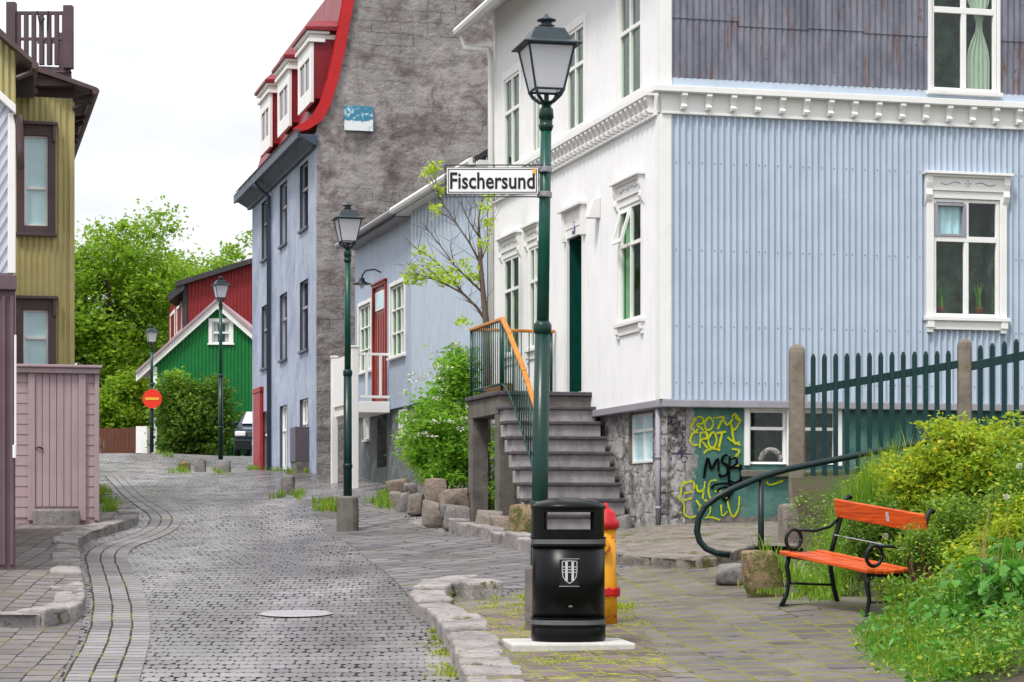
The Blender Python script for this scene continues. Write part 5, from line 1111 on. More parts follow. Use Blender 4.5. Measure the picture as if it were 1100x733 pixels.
b.build('frame', 'mauve', SH, bev=.008)
b = MB(); a, c = us(84), us(37.5); nb_ = 6
for i in range(nb_): b.fbox(fS, a+(c-a)*i/nb_+.004, a+(c-a)*(i+1)/nb_-.004, .0, .035, zb+.16, zt)
b.fbox(fS, a, c, -.01, .02, zb+.1, zb+.16); DR = b.build('door', 'mauve', SH, bev=.004)
MB().tube([fS(us(38.5), .05, Z(482, SY)), fS(us(42), .07, Z(481, SY)), fS(us(46), .05, Z(483, SY))], .012, 6).build('handle', 'iron', DR)
b = MB(); a, c = us(84), us(35); b.fbox(fS, a, c, .06, .38, zb-.25, zb+.12); o = b.build('doorstep', 'rock3', None, bev=.03); tag(o, 'dark mossy stone doorstep in front of the mauve shed door', 'step')

# ================================================================ FAR HOUSES
GD = 78.0
gx = lambda px: P(px, 0, GD).x
H6 = thing('green_house', 'green corrugated iron gabled house with white barge boards', 'house', (gx(225), GD, 3.6))
fG = Fac((gx(165), GD), (1, 0), (0, -1)); ug2 = lambda px: gx(px)-gx(165)
apx, apz = ug2(234), Z(329, GD)
gl = [(ug2(165), Z(391, GD)), (apx, apz), (ug2(320), Z(404, GD))]
def gz(u):
    for (a, za), (c, zc) in zip(gl, gl[1:]):
        if a <= u <= c: return za+(zc-za)*(u-a)/(c-a)
    return gl[-1][1]
gw = (ug2(228), ug2(247), Z(369, GD), Z(346, GD))
b = MB(); wall_sheet(b, fG, 0, ug2(320), 3.0, gz, [gw], .12, .02, 6); b.build('wall', 'green', H6, fixn=False)
window(H6, fG, *gw, 2, (.5,), casing='plain', cw=.12, rec=.03, curtain=('curtain', 'both'))
def slab(m, a, c, w0, w1, dz0, dz1, fac): m.hexa([fac(a[0], w1, a[1]+dz0), fac(c[0], w1, c[1]+dz0), fac(c[0], w0, c[1]+dz0), fac(a[0], w0, a[1]+dz0), fac(a[0], w1, a[1]+dz1), fac(c[0], w1, c[1]+dz1), fac(c[0], w0, c[1]+dz1), fac(a[0], w0, a[1]+dz1)])
ext = (ug2(147), Z(407, GD))
b = MB(); slab(b, ext, gl[1], .0, .18, -.1, .15, fG); slab(b, gl[1], gl[2], .0, .18, -.1, .15, fG); b.build('barge_board', 'trim', H6)
b = MB(); slab(b, ext, gl[1], -9, .25, .15, .25, fG); slab(b, gl[1], gl[2], -9, .25, .15, .25, fG); RF = b.build('roof', 'mauve', H6)
b = MB(); b.quad(fG(0, 0, 3), fG(0, -9, 3), fG(0, -9, gl[0][1]), fG(0, 0, gl[0][1])); b.build('wall', 'trim', H6); b = MB(); b.fbox(fG, -.02, .12, -.02, .06, 3, gl[0][1]-.1); b.build('corner_board', 'trim', H6)
RD = 90.0; rx = lambda px: P(px, 0, RD).x; fR = Fac((rx(198), RD), (1, 0), (0, -1)); ur = lambda px: rx(px)-rx(198)
H7 = thing('red_house', 'dark red corrugated iron house with black roof edge behind the green gable', 'house', (rx(230), RD, 4))
zl = lambda u: Z(305, RD)+(Z(283, RD)-Z(305, RD))*u/ur(275)
b = MB(); wall_sheet(b, fR, 0, ur(330), 3.5, zl, [], .14, .02, 6); b.build('wall', 'red', H7, fixn=False)
b = MB(); wall_sheet(b, Fac((rx(198), RD), (-.22, .975), (-.975, -.22)), 0, 8, 3.5, Z(312, RD), [], 0); b.build('wall', 'red', H7, fixn=False)
fR2 = Fac((rx(198), RD), (-.22, .975), (-.975, -.22))
for a in (1.2, 4.6): window(H7, fR2, a, a+2.2, Z(352, RD), Z(325, RD), 2, (.5,), casing='plain', cw=.15, rec=.02)
b = MB(); e = [(ur(193), Z(310, RD)), (ur(330), zl(ur(330)))]; slab(b, (ur(190), Z(309, RD)), (ur(330), zl(ur(330))+.05), -9, .35, 0, .2, fR); slab(b, (ur(182), Z(322, RD)), (ur(199), Z(309, RD)), -2, .3, -.1, .2, fR); b.fbox(fR, -.05, .12, -.02, .05, 3.5, zl(0)); b.build('roof', 'roofdk', H7)
# brown fence and low wall at the end of the street
b = MB(); x = P(104, 0, 92).x
while x < P(147, 0, 92).x: b.box(x, x+.13, 92, 92.03, 4.0, 5.28+rnd.uniform(-.02, .02)); x += .14
b.box(P(104, 0, 92).x, P(147, 0, 92).x, 92.035, 92.1, 4.9, 5.0); tag(b.build('board_fence', 'fencewood'), 'brown vertical board fence closing the far end of the street', 'fence')
b = MB(); b.box(P(146, 0, 88).x, P(158, 0, 88).x, 88, 90, 4.0, Z(458, 88)); tag(b.build('low_wall', 'trim'), 'cream coloured low wall beside the brown board fence', 'wall')

# ================================================================ CAR
CY = 70.0; cxm = P(250, 0, CY).x+.85; g = T(cxm, CY)
CR = thing('parked_car', 'dark blue estate car parked nose-out beside the red porch', 'car', (cxm, CY, g))
b = MB()
side_ = [(0, .35), (0, .72), (.10, .82), (1.05, .96), (1.75, 1.42), (3.9, 1.46), (4.35, .95), (4.4, .40)]
def hw(y, z): return .84-(.14 if z > 1.2 else 0)-(.06 if y < .1 else 0)
k = len(side_); vs = []
for s_ in (-1, 1): vs += [(cxm+s_*hw(y, z), CY+y, g+z) for y, z in side_]
b.add(vs, [tuple(range(k)), tuple(range(k, 2*k))[::-1]]+[(i, (i+1) % k, (i+1) % k+k, i+k) for i in range(k)]); BD = b.build('body', 'carpaint', CR, bev=.06)
q = lambda x, y, z: Vector((cxm+x, CY+y, g+z))
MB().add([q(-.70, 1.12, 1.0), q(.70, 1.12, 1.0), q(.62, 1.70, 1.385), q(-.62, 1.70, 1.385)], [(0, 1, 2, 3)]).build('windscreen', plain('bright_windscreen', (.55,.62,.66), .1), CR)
for o_ in (CR.children[-1],): o_.location = (0, -.035, .03)
for s_ in (-1, 1):
    b = MB(); b.box(cxm+s_*.62-.16, cxm+s_*.62+.16, CY-.03, CY+.06, g+.60, g+.75); b.build('headlight', 'signwhite', CR, bev=.03)
    for y in (.8, 3.5):
        b = MB(); M = Matrix.Translation(q(s_*.80, y, .31))@Matrix.Rotation(math.pi/2, 4, 'Y'); b.lathe([(.0, -.09), (.2, -.09), (.3, -.08), (.31, 0), (.3, .08), (.2, .09), (0, .09)], (0, 0, 0), 24, M); WH = b.build('wheel', 'rubber', CR, smooth=True)
    b = MB(); b.box(cxm+s_*.93-.09, cxm+s_*.93+.09, CY+1.25, CY+1.37, g+.98, g+1.1); b.build('mirror', 'carpaint', CR, bev=.03)
b = MB(); b.box(cxm-.42, cxm+.42, CY-.02, CY+.03, g+.58, g+.72)
GRL = b.build('grille', 'iron', CR, bev=.01); b = MB()
for i in range(3): b.box(cxm-.40, cxm+.40, CY-.035, CY-.02, g+.60+i*.04, g+.612+i*.04)
b.build('chrome_bar', 'chrome', GRL); b = MB(); b.box(cxm-.80, cxm+.80, CY-.08, CY+.1, g+.18, g+.50); b.build('bumper', 'iron', CR, bev=.03)
b = MB(); b.box(cxm-.26, cxm+.26, CY-.095, CY-.082, g+.34, g+.45); b.build('number_plate', 'signwhite', CR)

# ================================================================ STREET LAMPS
def lamp(base, Htot, label, lean=(0, 0), yaw=.3, s=1.0, concrete=True, collar=2.35):
    t = thing('street_lamp', label, 'street lamp', base, 'green street lamps with glass lanterns'); B = Vector(base)
    ax = lambda z: B+Vector((lean[0]*z/Htot, lean[1]*z/Htot, z)); zl_ = Htot-.72*s
    if concrete:
        b = MB(); c = concrete; b.lathe([(c[0]*1.0, -.1), (c[0], c[1]*.5), (c[0]*.96, c[1]-.03), (c[0]*.85, c[1])], base, 14, yaw=.3, sq=6); b.build('footing', 'concrete', t, bev=.02)
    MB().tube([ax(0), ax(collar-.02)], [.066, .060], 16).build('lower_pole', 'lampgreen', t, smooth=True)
    b = MB(); b.tube([ax(collar-.05), ax(collar-.03), ax(collar+.02), ax(collar+.05)], [.062, .07, .07, .05], 16); b.build('collar', 'lampgreen', t, smooth=True); b = MB(); b.tube([ax(.93), ax(.95), ax(.98), ax(1.0)], [.066, .072, .072, .066], 16); b.build('collar', 'lampgreen', t, smooth=True); b = MB()
    b.tube([ax(zl_-.24), ax(zl_-.20), ax(zl_-.19), ax(zl_-.15), ax(zl_-.14), ax(zl_-.07), ax(zl_-.06), ax(zl_-.02)], [.046, .06, .05, .05, .06, .052, .04, .034], 16); b.build('collar', 'lampgreen', t, smooth=True)
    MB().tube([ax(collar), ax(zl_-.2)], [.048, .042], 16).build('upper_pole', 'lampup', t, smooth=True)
    C = ax(zl_); M = Matrix.Translation(C)@Matrix.Rotation(yaw, 4, 'Z')
    cor = [(-1, -1), (1, -1), (1, 1), (-1, 1)]; rb, rt = .128*s, .205*s; z0, z1 = .08*s, .46*s
    b = MB(); b.tube([C-Vector((0, 0, .05)), C+Vector((0, 0, .05))], .022*s, 8)
    for x, y in cor: b.tube([M@Vector((0, 0, -.03*s)), M@Vector((x*.05*s, y*.05*s, -.02*s)), M@Vector((x*.10*s, y*.10*s, .03*s)), M@Vector((x*rb, y*rb, z0+.005))], .016*s, 6)
    b.build('cradle', 'lampgrey', t, smooth=True)
    b = MB()
    for i in range(4):
        (x, y), (x2, y2) = cor[i], cor[(i+1) % 4]
        b.tube([M@Vector((x*rb, y*rb, z0)), M@Vector((x*rt, y*rt, z1))], .011*s, 6); b.tube([M@Vector((x*rb, y*rb, z0)), M@Vector((x2*rb, y2*rb, z0))], .011*s, 6); b.tube([M@Vector((x*rt, y*rt, z1)), M@Vector((x2*rt, y2*rt, z1))], .012*s, 6)
    b.build('lantern_frame', 'lampgrey', t)
    for i in range(4):
        (x, y), (x2, y2) = cor[i], cor[(i+1) % 4]; k_ = .97
        MB().quad(M@Vector((x*rb*k_, y*rb*k_, z0)), M@Vector((x2*rb*k_, y2*rb*k_, z0)), M@Vector((x2*rt*k_, y2*rt*k_, z1)), M@Vector((x*rt*k_, y*rt*k_, z1))).build('lantern_pane', 'lampglass', t)
    b = MB(); sec = [(.262, z1/s-.0), (.262, z1/s+.015), (.19, z1/s+.05), (.135, z1/s+.155), (.11, z1/s+.165)]
    vs = [M@Vector((x*r_*s, y*r_*s, z_*s)) for r_, z_ in sec for x, y in cor]; fs = [(0, 3, 2, 1), tuple(16+i for i in range(4))]+[(i*4+j, i*4+(j+1) % 4, (i+1)*4+(j+1) % 4, (i+1)*4+j) for i in range(4) for j in range(4)]
    b.add(vs, fs); RFL = b.build('lantern_roof', 'lampgrey', t, bev=.006)
    zt_ = z1+.165*s; MB().lathe([(.07*s, zt_), (.06*s, zt_+.02*s), (.075*s, zt_+.03*s), (.045*s, zt_+.045*s), (.05*s, zt_+.065*s), (.085*s, zt_+.072*s), (.085*s, zt_+.082*s), (.03*s, zt_+.105*s), (.012*s, zt_+.13*s), (0, zt_+.14*s)], C, 18).build('finial', 'lampgrey', RFL, smooth=True)
    return t
def gh(px, Y): x = P(px, 0, Y).x; return x, T(x, Y)
x, g = gh(579, 18.1); zt1 = Z(20, 18.1); ln = P(588.5, 0, 18.1).x-P(577.5, 0, 18.1).x; z1l = g+pave_off(x, 18.1)
lamp((P(577.5, 0, 18.1).x, 18.1, z1l), zt1-z1l, 'tall green street lamp carrying the white street-name sign', (ln, 0), .22, .88, (.10, .5))
x, g = gh(373.5, 34.5); lamp((x, 34.5, g), Z(220, 34.5)-g, 'green street lamp in a grey stone footing before the white balcony', (0.0, 0), .25, .86, (.16, .52))
x, g = gh(237, 62); lamp((x, 62, g), Z(298, 62)-g, 'green street lamp in front of the green corrugated gable', (0, 0), .35, .86, None)
x, g = gh(163, 75.5); lamp((x, 75.5, g), Z(350, 75.5)-g, 'distant green street lamp carrying the round no-entry sign', (0, 0), .3, .84, None)
# street-name sign on the lamp
SG = thing('street_sign', 'white street-name sign reading Fischersund clamped to the green lamp', 'sign', P(584.5, 195, 18.06))
YS = 18.04; b = MB(); c0, c1 = P(479.5, 209, YS), P(578.5, 180, YS); b.box(c0.x, c1.x, YS-.008, YS+.008, c0.z, c1.z); b.build('sign_plate', 'ink', SG, bev=.004)
b = MB(); e = .008; b.box(c0.x+e*.6, c1.x-e*.6, YS-.0095, YS-.0085, c0.z+e*.6, c1.z-e*.6); 
PLt = b.build('sign_face', 'signwhite', SG)
b = MB(); i1, i2 = .013, .019
for q in ((c0.x+i1, c1.x-i1, c0.z+i1, c0.z+i2), (c0.x+i1, c1.x-i1, c1.z-i2, c1.z-i1), (c0.x+i1, c0.x+i2, c0.z+i2, c1.z-i2), (c1.x-i2, c1.x-i1, c0.z+i2, c1.z-i2)): b.box(q[0], q[1], YS-.0115, YS-.0098, q[2], q[3])
b.build('sign_border', 'ink', PLt)
me = text_mesh('Fischersund', .178, .003, .0012); co = np.array([v.co[:] for v in me.vertices]); wt_ = co[:, 0].max()-co[:, 0].min(); tw = (c1.x-c0.x)-.058
me.transform(Matrix.Translation(((c0.x+c1.x)/2, YS-.0115, (c0.z+c1.z)/2-.006))@Matrix.Rotation(math.pi/2, 4, 'X')@Matrix.Diagonal((tw/wt_, 1.0, 1, 1))@Matrix.Translation((-(co[:, 0].max()+co[:, 0].min())/2, 0, 0))); link('lettering', me, 'ink', PLt)
b = MB()
for zz, sg in ((c1.z+.018, 1), (c0.z-.018, -1)):
    b.tube([(c0.x-.012, YS, zz), (c1.x+.012, YS, zz), (P(584, 0, YS).x, YS+.02, zz-(.0 if sg > 0 else -.02))], .0055, 6)
for xx in (c0.x-.010, c0.x+(c1.x-c0.x)*.52): b.tube([(xx, YS+.012, c0.z-.018), (xx, YS+.012, c1.z+.018)], .005, 6)
b.build('bracket', 'lampgrey', SG)
for zz in (c1.z-.01, c0.z+.005):
    b = MB(); xx = P(584.6+(.25 if zz > 4 else 0), 0, 18.1).x; b.lathe([(.058, -.022), (.058, .022)], (xx, 18.1, zz), 16); b.box(xx-.02, xx+.02, 18.02, 18.05, zz-.02, zz+.02); b.build('clamp', 'pipe', SG, bev=.004)
b = MB(); xx = c1.x-.03; b.box(xx-.012, xx+.012, YS-.013, YS-.0118, c1.z-.05, c1.z-.008); b.build('sticker', 'signyel', SG)
# no-entry sign
NE = thing('no_entry_sign', 'round orange-red no-entry sign with yellow bar on the distant lamp', 'sign', P(163, 428, 75.4))
M = Matrix.Translation(P(163.5, 428.5, 75.35))@Matrix.Rotation(math.pi/2, 4, 'X'); MB().lathe([(0, -.01), (.31, -.01), (.31, .01), (0, .01)], (0, 0, 0), 40, M).build('disc', 'signred', NE)
c = P(163.5, 428.5, 75.35); b = MB(); b.box(c.x-.22, c.x+.22, 75.33, 75.338, c.z-.04, c.z+.04); b.build('bar', 'signyel', NE)
b = MB(); b.box(c.x-.03, c.x+.03, 75.36, 75.5, c.z-.1, c.z+.1); b.build('bracket', 'iron', NE)

# ================================================================ LITTER BIN
bx, by = P(610.5, 0, 16.75).x, 16.75; bz = T(bx, by)+pave_off(bx, by)+.030
b = MB(); Mb = Matrix.Translation((bx-.01, by, 0))@Matrix.Rotation(.10, 4, 'Z'); b.box(-.44, .44, -.40, .36, bz-.10, bz+.012, Mb); o = b.build('concrete_slab', 'trim', None, bev=.015); o.data.materials[0] = plain('pale_concrete', (.52,.50,.47), .85, 0, .2, 20, .4)
tag(o, 'pale square concrete slab under the black litter bin', 'slab')
BN = thing('litter_bin', 'black litter bin with a silver shield crest standing on pale slab', 'litter bin', (bx, by, bz+.012))
c = (bx, by, bz+.012); kw = dict(n=48, sq=2.25, sy=.95)
MB().lathe([(.262, 0), (.268, .02), (.268, .10), (.262, .11)], c, **kw).build('base', 'black', BN, smooth=True, bev=.004)
MB().lathe([(.262, .10), (.262, .73)], c, **kw).build('body', 'black', BN, smooth=True)
for z0 in (.115, .69):
    b = MB(); b.lathe([(.262, z0-.012), (.274, z0-.010), (.274, z0), (.267, z0+.004), (.267, z0+.042), (.274, z0+.046), (.274, z0+.056), (.262, z0+.058)], c, **kw); b.build('band', 'black', BN, smooth=False)
    b = MB(); b.lathe([(.2685, z0+.006), (.2695, z0+.008), (.2695, z0+.038), (.2685, z0+.040)], c, **kw); b.build('reflective_strip', 'bandgrey', BN)
def sup(a, r, sq=2.25, sy=.95): ca, sa = math.cos(a), math.sin(a); k_ = (abs(ca)**sq+abs(sa)**sq)**(-1/sq); return Vector((c[0]+r*ca*k_, c[1]+r*sa*k_*sy, 0))
# hood: ring with two letterbox openings, domed lid
b = MB(); nseg = 96; zlo, zhi, zs0, zs1 = .745, .965, .80, .925
for i in range(nseg):
    a, a2 = 2*math.pi*i/nseg, 2*math.pi*(i+1)/nseg; am = (a+a2)/2; op = abs(math.sin(am)) > math.sin(math.radians(48))
    for (z0, z1) in (((zlo, zs0), (zs1, zhi)) if op else ((zlo, zhi),)):
        p = [sup(a, .258), sup(a2, .258), sup(a2, .240), sup(a, .240)]; b.hexa([Vector((q.x, q.y, c[2]+z0)) for q in p]+[Vector((q.x, q.y, c[2]+z1)) for q in p])
b.build('hood', 'black', BN)
b = MB(); b.lathe([(.268, .945), (.272, .955), (.270, .972), (.20, 1.005), (.10, 1.028), (.02, 1.034), (0, 1.034)], c, n=48, sq=2.25, sy=.95); b.build('lid', 'black', BN, smooth=True)
b = MB(); b.lathe([(.23, .70), (.23, .745), (.0, .74)], c, **kw); b.build('liner', 'rubber', BN)
# crest
def fq(x, z, d=.0): return Vector((bx+x, by-.2415-d+ (abs(x)*.06), c[2]+z))
yb_ = sup(-math.pi/2, .262).y
def fq(x, z, d=.0):
    a = -math.pi/2+x/.262; lo, hi = -math.pi*.75, -math.pi*.25
    for _ in range(30):
        mid = (lo+hi)/2
        if sup(mid, .262).x < bx+x: lo = mid
        else: hi = mid
    return Vector((bx+x, sup(lo, .262).y-.002-d, c[2]+z))
b = MB()
for i in range(8):
    for j in range(1): x0, x1 = -.068+.135/8*i, -.068+.135/8*(i+1); b.quad(fq(x0, .40), fq(x1, .40), fq(x1, .59), fq(x0, .59))
PLq = b.build('crest_plate', plain('black_glossy_plate', (.006,.006,.007), .15), BN)
b = MB(); cx0 = .003
def strk(pts, w):
    P2_ = [Vector(p) for p in pts]; vs = []
    for i, q in enumerate(P2_):
        d_ = (P2_[min(i+1, len(P2_)-1)]-P2_[max(i-1, 0)]).normalized(); nn_ = Vector((-d_.y, d_.x))*w/2
        for s_ in (1, -1): r_ = q+nn_*s_; vs.append(fq(r_.x, r_.y, .002))
    b.add(vs, [(2*i, 2*i+1, 2*i+3, 2*i+2) for i in range(len(P2_)-1)])
strk([(cx0-.052, .575), (cx0, .578), (cx0+.052, .575)], .005); sh = [(cx0+.052, .575), (cx0+.052, .50), (cx0+.046, .465), (cx0+.028, .438), (cx0, .418)]
strk(sh, .005); strk([(2*cx0-x_, z_) for x_, z_ in sh], .005)
for x_, zb__ in ((-.022, .437), (.022, .437)): strk([(cx0+x_, .572), (cx0+x_, zb__)], .017)
for z_ in (.535, .516, .497):
    for (x0, x1) in ((-.047, -.034), (-.010, .010), (.034, .047)): strk([(cx0+x0, z_), (cx0+x1, z_)], .006)
for z_ in (.398, .592): strk([(-.072, z_), (0, z_), (.072, z_)], .003)
b.build('crest', 'silver', PLq, fixn=False)
MB().lathe([(0, .004), (.013, .003), (.016, 0)], (0, 0, 0), 14, Matrix.Translation(fq(.01, .255))@Matrix.Rotation(math.pi/2, 4, 'X')@Matrix.Diagonal((1, .55, 1, 1))).build('lock', 'bandgrey', BN)

# ================================================================ HYDRANT
hx, hy = P(651, 0, 18.4).x, 18.4; hz = Z(665, 18.4)
HD = thing('fire_hydrant', 'yellow fire hydrant with red cap and flange behind the litter bin', 'fire hydrant', (hx, hy, hz)); c = (hx, hy, hz); s_ = 18.4/F
hh = lambda py: (665-py)*s_
MB().lathe([(.088, -.06), (.088, hh(622)), (.078, hh(618)), (.080, hh(568))], c, 24).build('barrel', 'hyd_y', HD, smooth=True)
b = MB(); b.lathe([(.088, hh(640)), (.112, hh(639)), (.112, hh(633)), (.085, hh(632))], c, 24); b.build('flange', 'hyd_r', HD)
FL = HD.children[-1]
for i in range(8): a = i*math.pi/4+.2; MB().lathe([(.012, 0), (.012, .07), (0, .075)], (hx+.10*math.cos(a), hy+.10*math.sin(a), hz+hh(641)), 6).build('bolt', 'hyd_r', FL)
MB().lathe([(.085, hh(569)), (.105, hh(567)), (.105, hh(561)), (.085, hh(558)), (.075, hh(552)), (.045, hh(547)), (.02, hh(546)), (.02, hh(541)), (0, hh(540))], c, 24).build('cap', 'hyd_r', HD, smooth=True)
for ang in (math.radians(250), math.radians(180)):
    M = Matrix.Translation((hx, hy, hz+hh(586)))@Matrix.Rotation(ang-0, 4, 'Z')@Matrix.Rotation(math.pi/2, 4, 'Y')
    MB().lathe([(.05, .05), (.05, .10), (.062, .10), (.062, .125), (.03, .13), (.028, .15), (0, .15)], (0, 0, 0), 18, M).build('nozzle', 'hyd_y' if ang > 3.2 else 'hyd_r', HD)

# ================================================================ BENCH
O = Vector((2.24, 19.25, 0)); O.z = T(2.3, 19.25)+.10
ln_ = Vector((.46, -.888, -.11)).normalized(); bk = Vector((.888, .46, 0.0)).normalized(); up = bk.cross(ln_); up = up if up.z > 0 else -up
MBn = Matrix(((bk.x, ln_.x, up.x, O.x), (bk.y, ln_.y, up.y, O.y), (bk.z, ln_.z, up.z, O.z), (0, 0, 0, 1)))
BE = thing('park_bench', 'orange-red slatted park bench with black scrolled iron ends against the bank', 'bench', O); q = lambda x, y, z: MBn@Vector((x, y, z))
BLn = 1.12
for y in (0.0, BLn):
    b = MB(); b.tube([q(-.02, y, 0), q(.03, y, .10), q(.045, y, .22), q(.015, y, .34), q(.03, y, .43)], [.022, .018, .018, .022, .020], 8)
    b.tube([q(.56, y, 0), q(.50, y, .15), q(.46, y, .30), q(.44, y, .42)], .020, 8); b.tube([q(-.02, y, .012), q(.56, y, .012)], .014, 6); b.tube([q(.03, y, .20), q(.48, y, .18)], .012, 6)
    b.tube([q(.02, y, .43), q(.20, y, .405), q(.44, y, .42)], .02, 8); b.tube([q(.44, y, .40), q(.48, y, .58), q(.53, y, .77), q(.56, y, .90), q(.59, y, .925), q(.615, y, .91)], .021, 8)
    b.tube([q(.51, y, .74), q(.42, y, .67), q(.27, y, .635), q(.08, y, .645)], .014, 8)
    b.tube([q(.065+.075*math.cos(a), y, .565+.082*math.sin(a)) for a in [i*math.pi/10-.3 for i in range(22)]], .016, 8)
    b.build('end_frame', 'iron', BE, smooth=True)
for i in range(5):
    x = .0+i*.088; dz = (-.012, -.02, -.024, -.018, -.006)[i]; b = MB(); b.box(x-.036, x+.042, -.05, BLn+.05, .445+dz, .478+dz, MBn); b.build('seat_slat', 'orange', BE, bev=.008)
for i in range(1):
    b = MB(); Mx = MBn@Matrix.Translation((.525, 0, .82))@Matrix.Rotation(math.radians(-14), 4, 'Y'); b.box(-.035, -.005, -.05, BLn+.05, -.07, .085, Mx); b.build('back_slat', 'orange', BE, bev=.008)
b = MB(); b.tube([q(.47, 0, .60), q(.47, BLn, .60)], .006, 6); b.build('tie_rod', 'chrome', BE)
b = MB(); Mx = MBn@Matrix.Translation((.488, BLn*.62, .825))@Matrix.Rotation(math.radians(-14), 4, 'Y'); b.box(-.004, -.001, -.02, .02, -.035, .04, Mx); b.build('plate', 'silver', BE)

# ================================================================ TUBE HANDRAIL AND PICKET FENCE
HRs = [(784, 596.5), (770, 594.5), (758.6, 589.6), (751.5, 581.5), (748.6, 571), (750.4, 556.5), (757, 544.5), (770, 534.5), (785, 526.5), (800, 520), (817.5, 512.6), (845, 504.5), (876.5, 498), (920, 489.5), (960, 481.5), (1000, 473.5)]
HN = thing('tube_handrail', 'dark green tubular handrail with a curled lower end beside the path', 'handrail', (P(817, 0, 22).x, 22, T(2.35, 22)))
YY = lambda px: 22+max(0, (px-785))*.006
MB().tube([P(x, y, YY(x)) for x, y in HRs], .031, 14).build('rail', 'railblack', HN, smooth=True)
xx, zt_ = P(817.5, 0, 22.2).x, Z(513, 22.2); MB().tube([(xx, 22.2, T(xx, 22.2)-.05), (xx, 22.2, zt_)], .029, 12).build('post', 'railblack', HN, smooth=True)
xx = P(960, 0, YY(960)).x; MB().tube([(xx, YY(960), 1.2), (xx, YY(960), Z(481.5, YY(960)))], .029, 12).build('post', 'railblack', HN, smooth=True)
FN = thing('picket_fence', 'dark green picket fence with sloping rail between round-topped concrete posts', 'fence', (P(856, 0, 26).x, 26, 1.6)); FY = 26.0
def fpost(px, ytop, ybot, wpx, Y):
    c = P(px, ybot, Y); w = wpx*Y/F/2; b = MB(); h = (ybot-ytop)*Y/F
    pr = [(w*1.02, -.2), (w, h*.5), (w*.98, h-.09), (w*.9, h-.045), (w*.62, h-.012), (w*.2, h), (0, h)]; b.lathe(pr, c, 20, sq=5); b.build('post', 'post', FN, smooth=False, bev=.0)
fpost(856, 370, 548, 17, FY); fpost(1036, 364, 520, 14.6, FY)
def picket(px, yt, yb2, Y, w=5.2):
    b = MB(); c = P(px, 0, Y); r = w*Y/F/2; b.box(c.x-r, c.x+r, Y-.014, Y+.014, Z(yb2, Y), Z(yt+4, Y)); k = [(c.x-r, Z(yt+4, Y)), (c.x+r, Z(yt+4, Y)), (c.x+r*.45, Z(yt, Y)), (c.x-r*.45, Z(yt, Y))]
    b.hexa([Vector((k[0][0], Y-.014, k[0][1])), Vector((k[1][0], Y-.014, k[1][1])), Vector((k[1][0], Y+.014, k[1][1])), Vector((k[0][0], Y+.014, k[0][1])), Vector((k[3][0], Y-.008, k[3][1])), Vector((k[2][0], Y-.008, k[2][1])), Vector((k[2][0], Y+.008, k[2][1])), Vector((k[3][0], Y+.008, k[3][1]))])
    b.build('picket', 'teal', FN, bev=.003)
for i in range(13): picket(873.5+i*12.1, 380.5-i*.3, 537+i*.3, FY-.03)
for i in range(11): picket(1053+i*12.9, 371-i*2.2, 500, FY-.04-i*.05, 5.4)
def frail(pts, hpx):
    b = MB()
    for (x0, y0, Y0), (x1, y1, Y1) in zip(pts, pts[1:]):
        a, c = P(x0, y0, Y0), P(x1, y1, Y1); h = hpx*Y0/F/2; t_ = Vector((0, .02, 0)); u_ = Vector((0, 0, h)); b.hexa([a-u_-t_, c-u_-t_, c-u_+t_, a-u_+t_, a+u_-t_, c+u_-t_, c+u_+t_, a+u_+t_])
    b.build('rail', 'teal', FN, bev=.004)
frail([(863, 420.5, FY), (1032, 391, FY)], 8.5); frail([(1041, 394, FY), (1190, 364, FY-.5)], 9.5); frail([(863, 528, FY), (1032, 512, FY)], 8)
b = MB(); a = P(843, 562, 25.6); b.box(a.x, a.x+3.5, 25.7, 26.3, 1.2, Z(541, 25.7)); o = b.build('retaining_wall', 'rock1', None, bev=.04); tag(o, 'low mossy concrete retaining wall under the green picket fence', 'wall')
# ================================================================ STONES
boulder(819, 641, 20.9, 44, 50, 'rock4', 'large brown boulder beside the left end of the orange bench', 3, .9, 0, 'boulders', k=22)
boulder(786, 624, 22.2, 30, 19, 'rock3', 'low grey stone just left of the large brown bench boulder', 4, .9, 0, 'boulders')
RK = [(561.5, 588, 30.0, 25, 50, 'rock4', 'tallest upright mossy block standing at the foot of the steps', 31), (541, 578, 30.9, 24, 27, 'rock2', 'rusty brown block leaning on the tall mossy block by the steps', 32),
 (526, 571, 31.7, 26, 25, 'rock1', 'grey-brown block in front of the left landing pillar', 33), (491, 565, 33.0, 26, 25, 'rock3', 'squared grey block, first left of the landing pillars', 34),
 (466.5, 562, 34.0, 22, 27, 'rock1', 'upright grey-brown block below the rounded top stone in the garden wall', 35), (467, 537, 34.4, 22, 25, 'rock2', 'rusty pointed stone on top of the garden wall under the flowering shrub', 36),
 (488, 543, 33.6, 30, 20, 'rock2', 'rusty flat stone topping the garden wall beside the landing', 37), (447.5, 550, 36.0, 17, 21, 'rock1', 'brown block third from the far end of the garden wall', 38),
 (434.5, 548, 37.0, 14, 21, 'rock3', 'grey block second from the far end of the garden wall', 39), (425, 546, 38.0, 12, 20, 'rock1', 'narrow block at the far end of the garden wall', 40),
 (427, 526, 40.5, 22, 13, 'rock2', 'dark rusty stone lying above the far end of the garden wall', 41), (441, 526, 39.5, 12, 8, 'rock3', 'smallest grey stone on the garden wall behind the blocks', 42),
 (479, 553, 33.5, 13, 13, 'rock3', 'small wedge stone filling the garden wall joint', 47),
 (666, 586, 29.6, 20, 36, 'rock3', 'dark grey block at the right foot of the stone steps', 43), (692, 586, 29.0, 34, 16, 'rock4', 'flat mossy stone between the steps and the grey downpipe', 44), (713, 585, 29.0, 18, 17, 'rock1', 'pale stone at the foot of the grey downpipe', 45)]
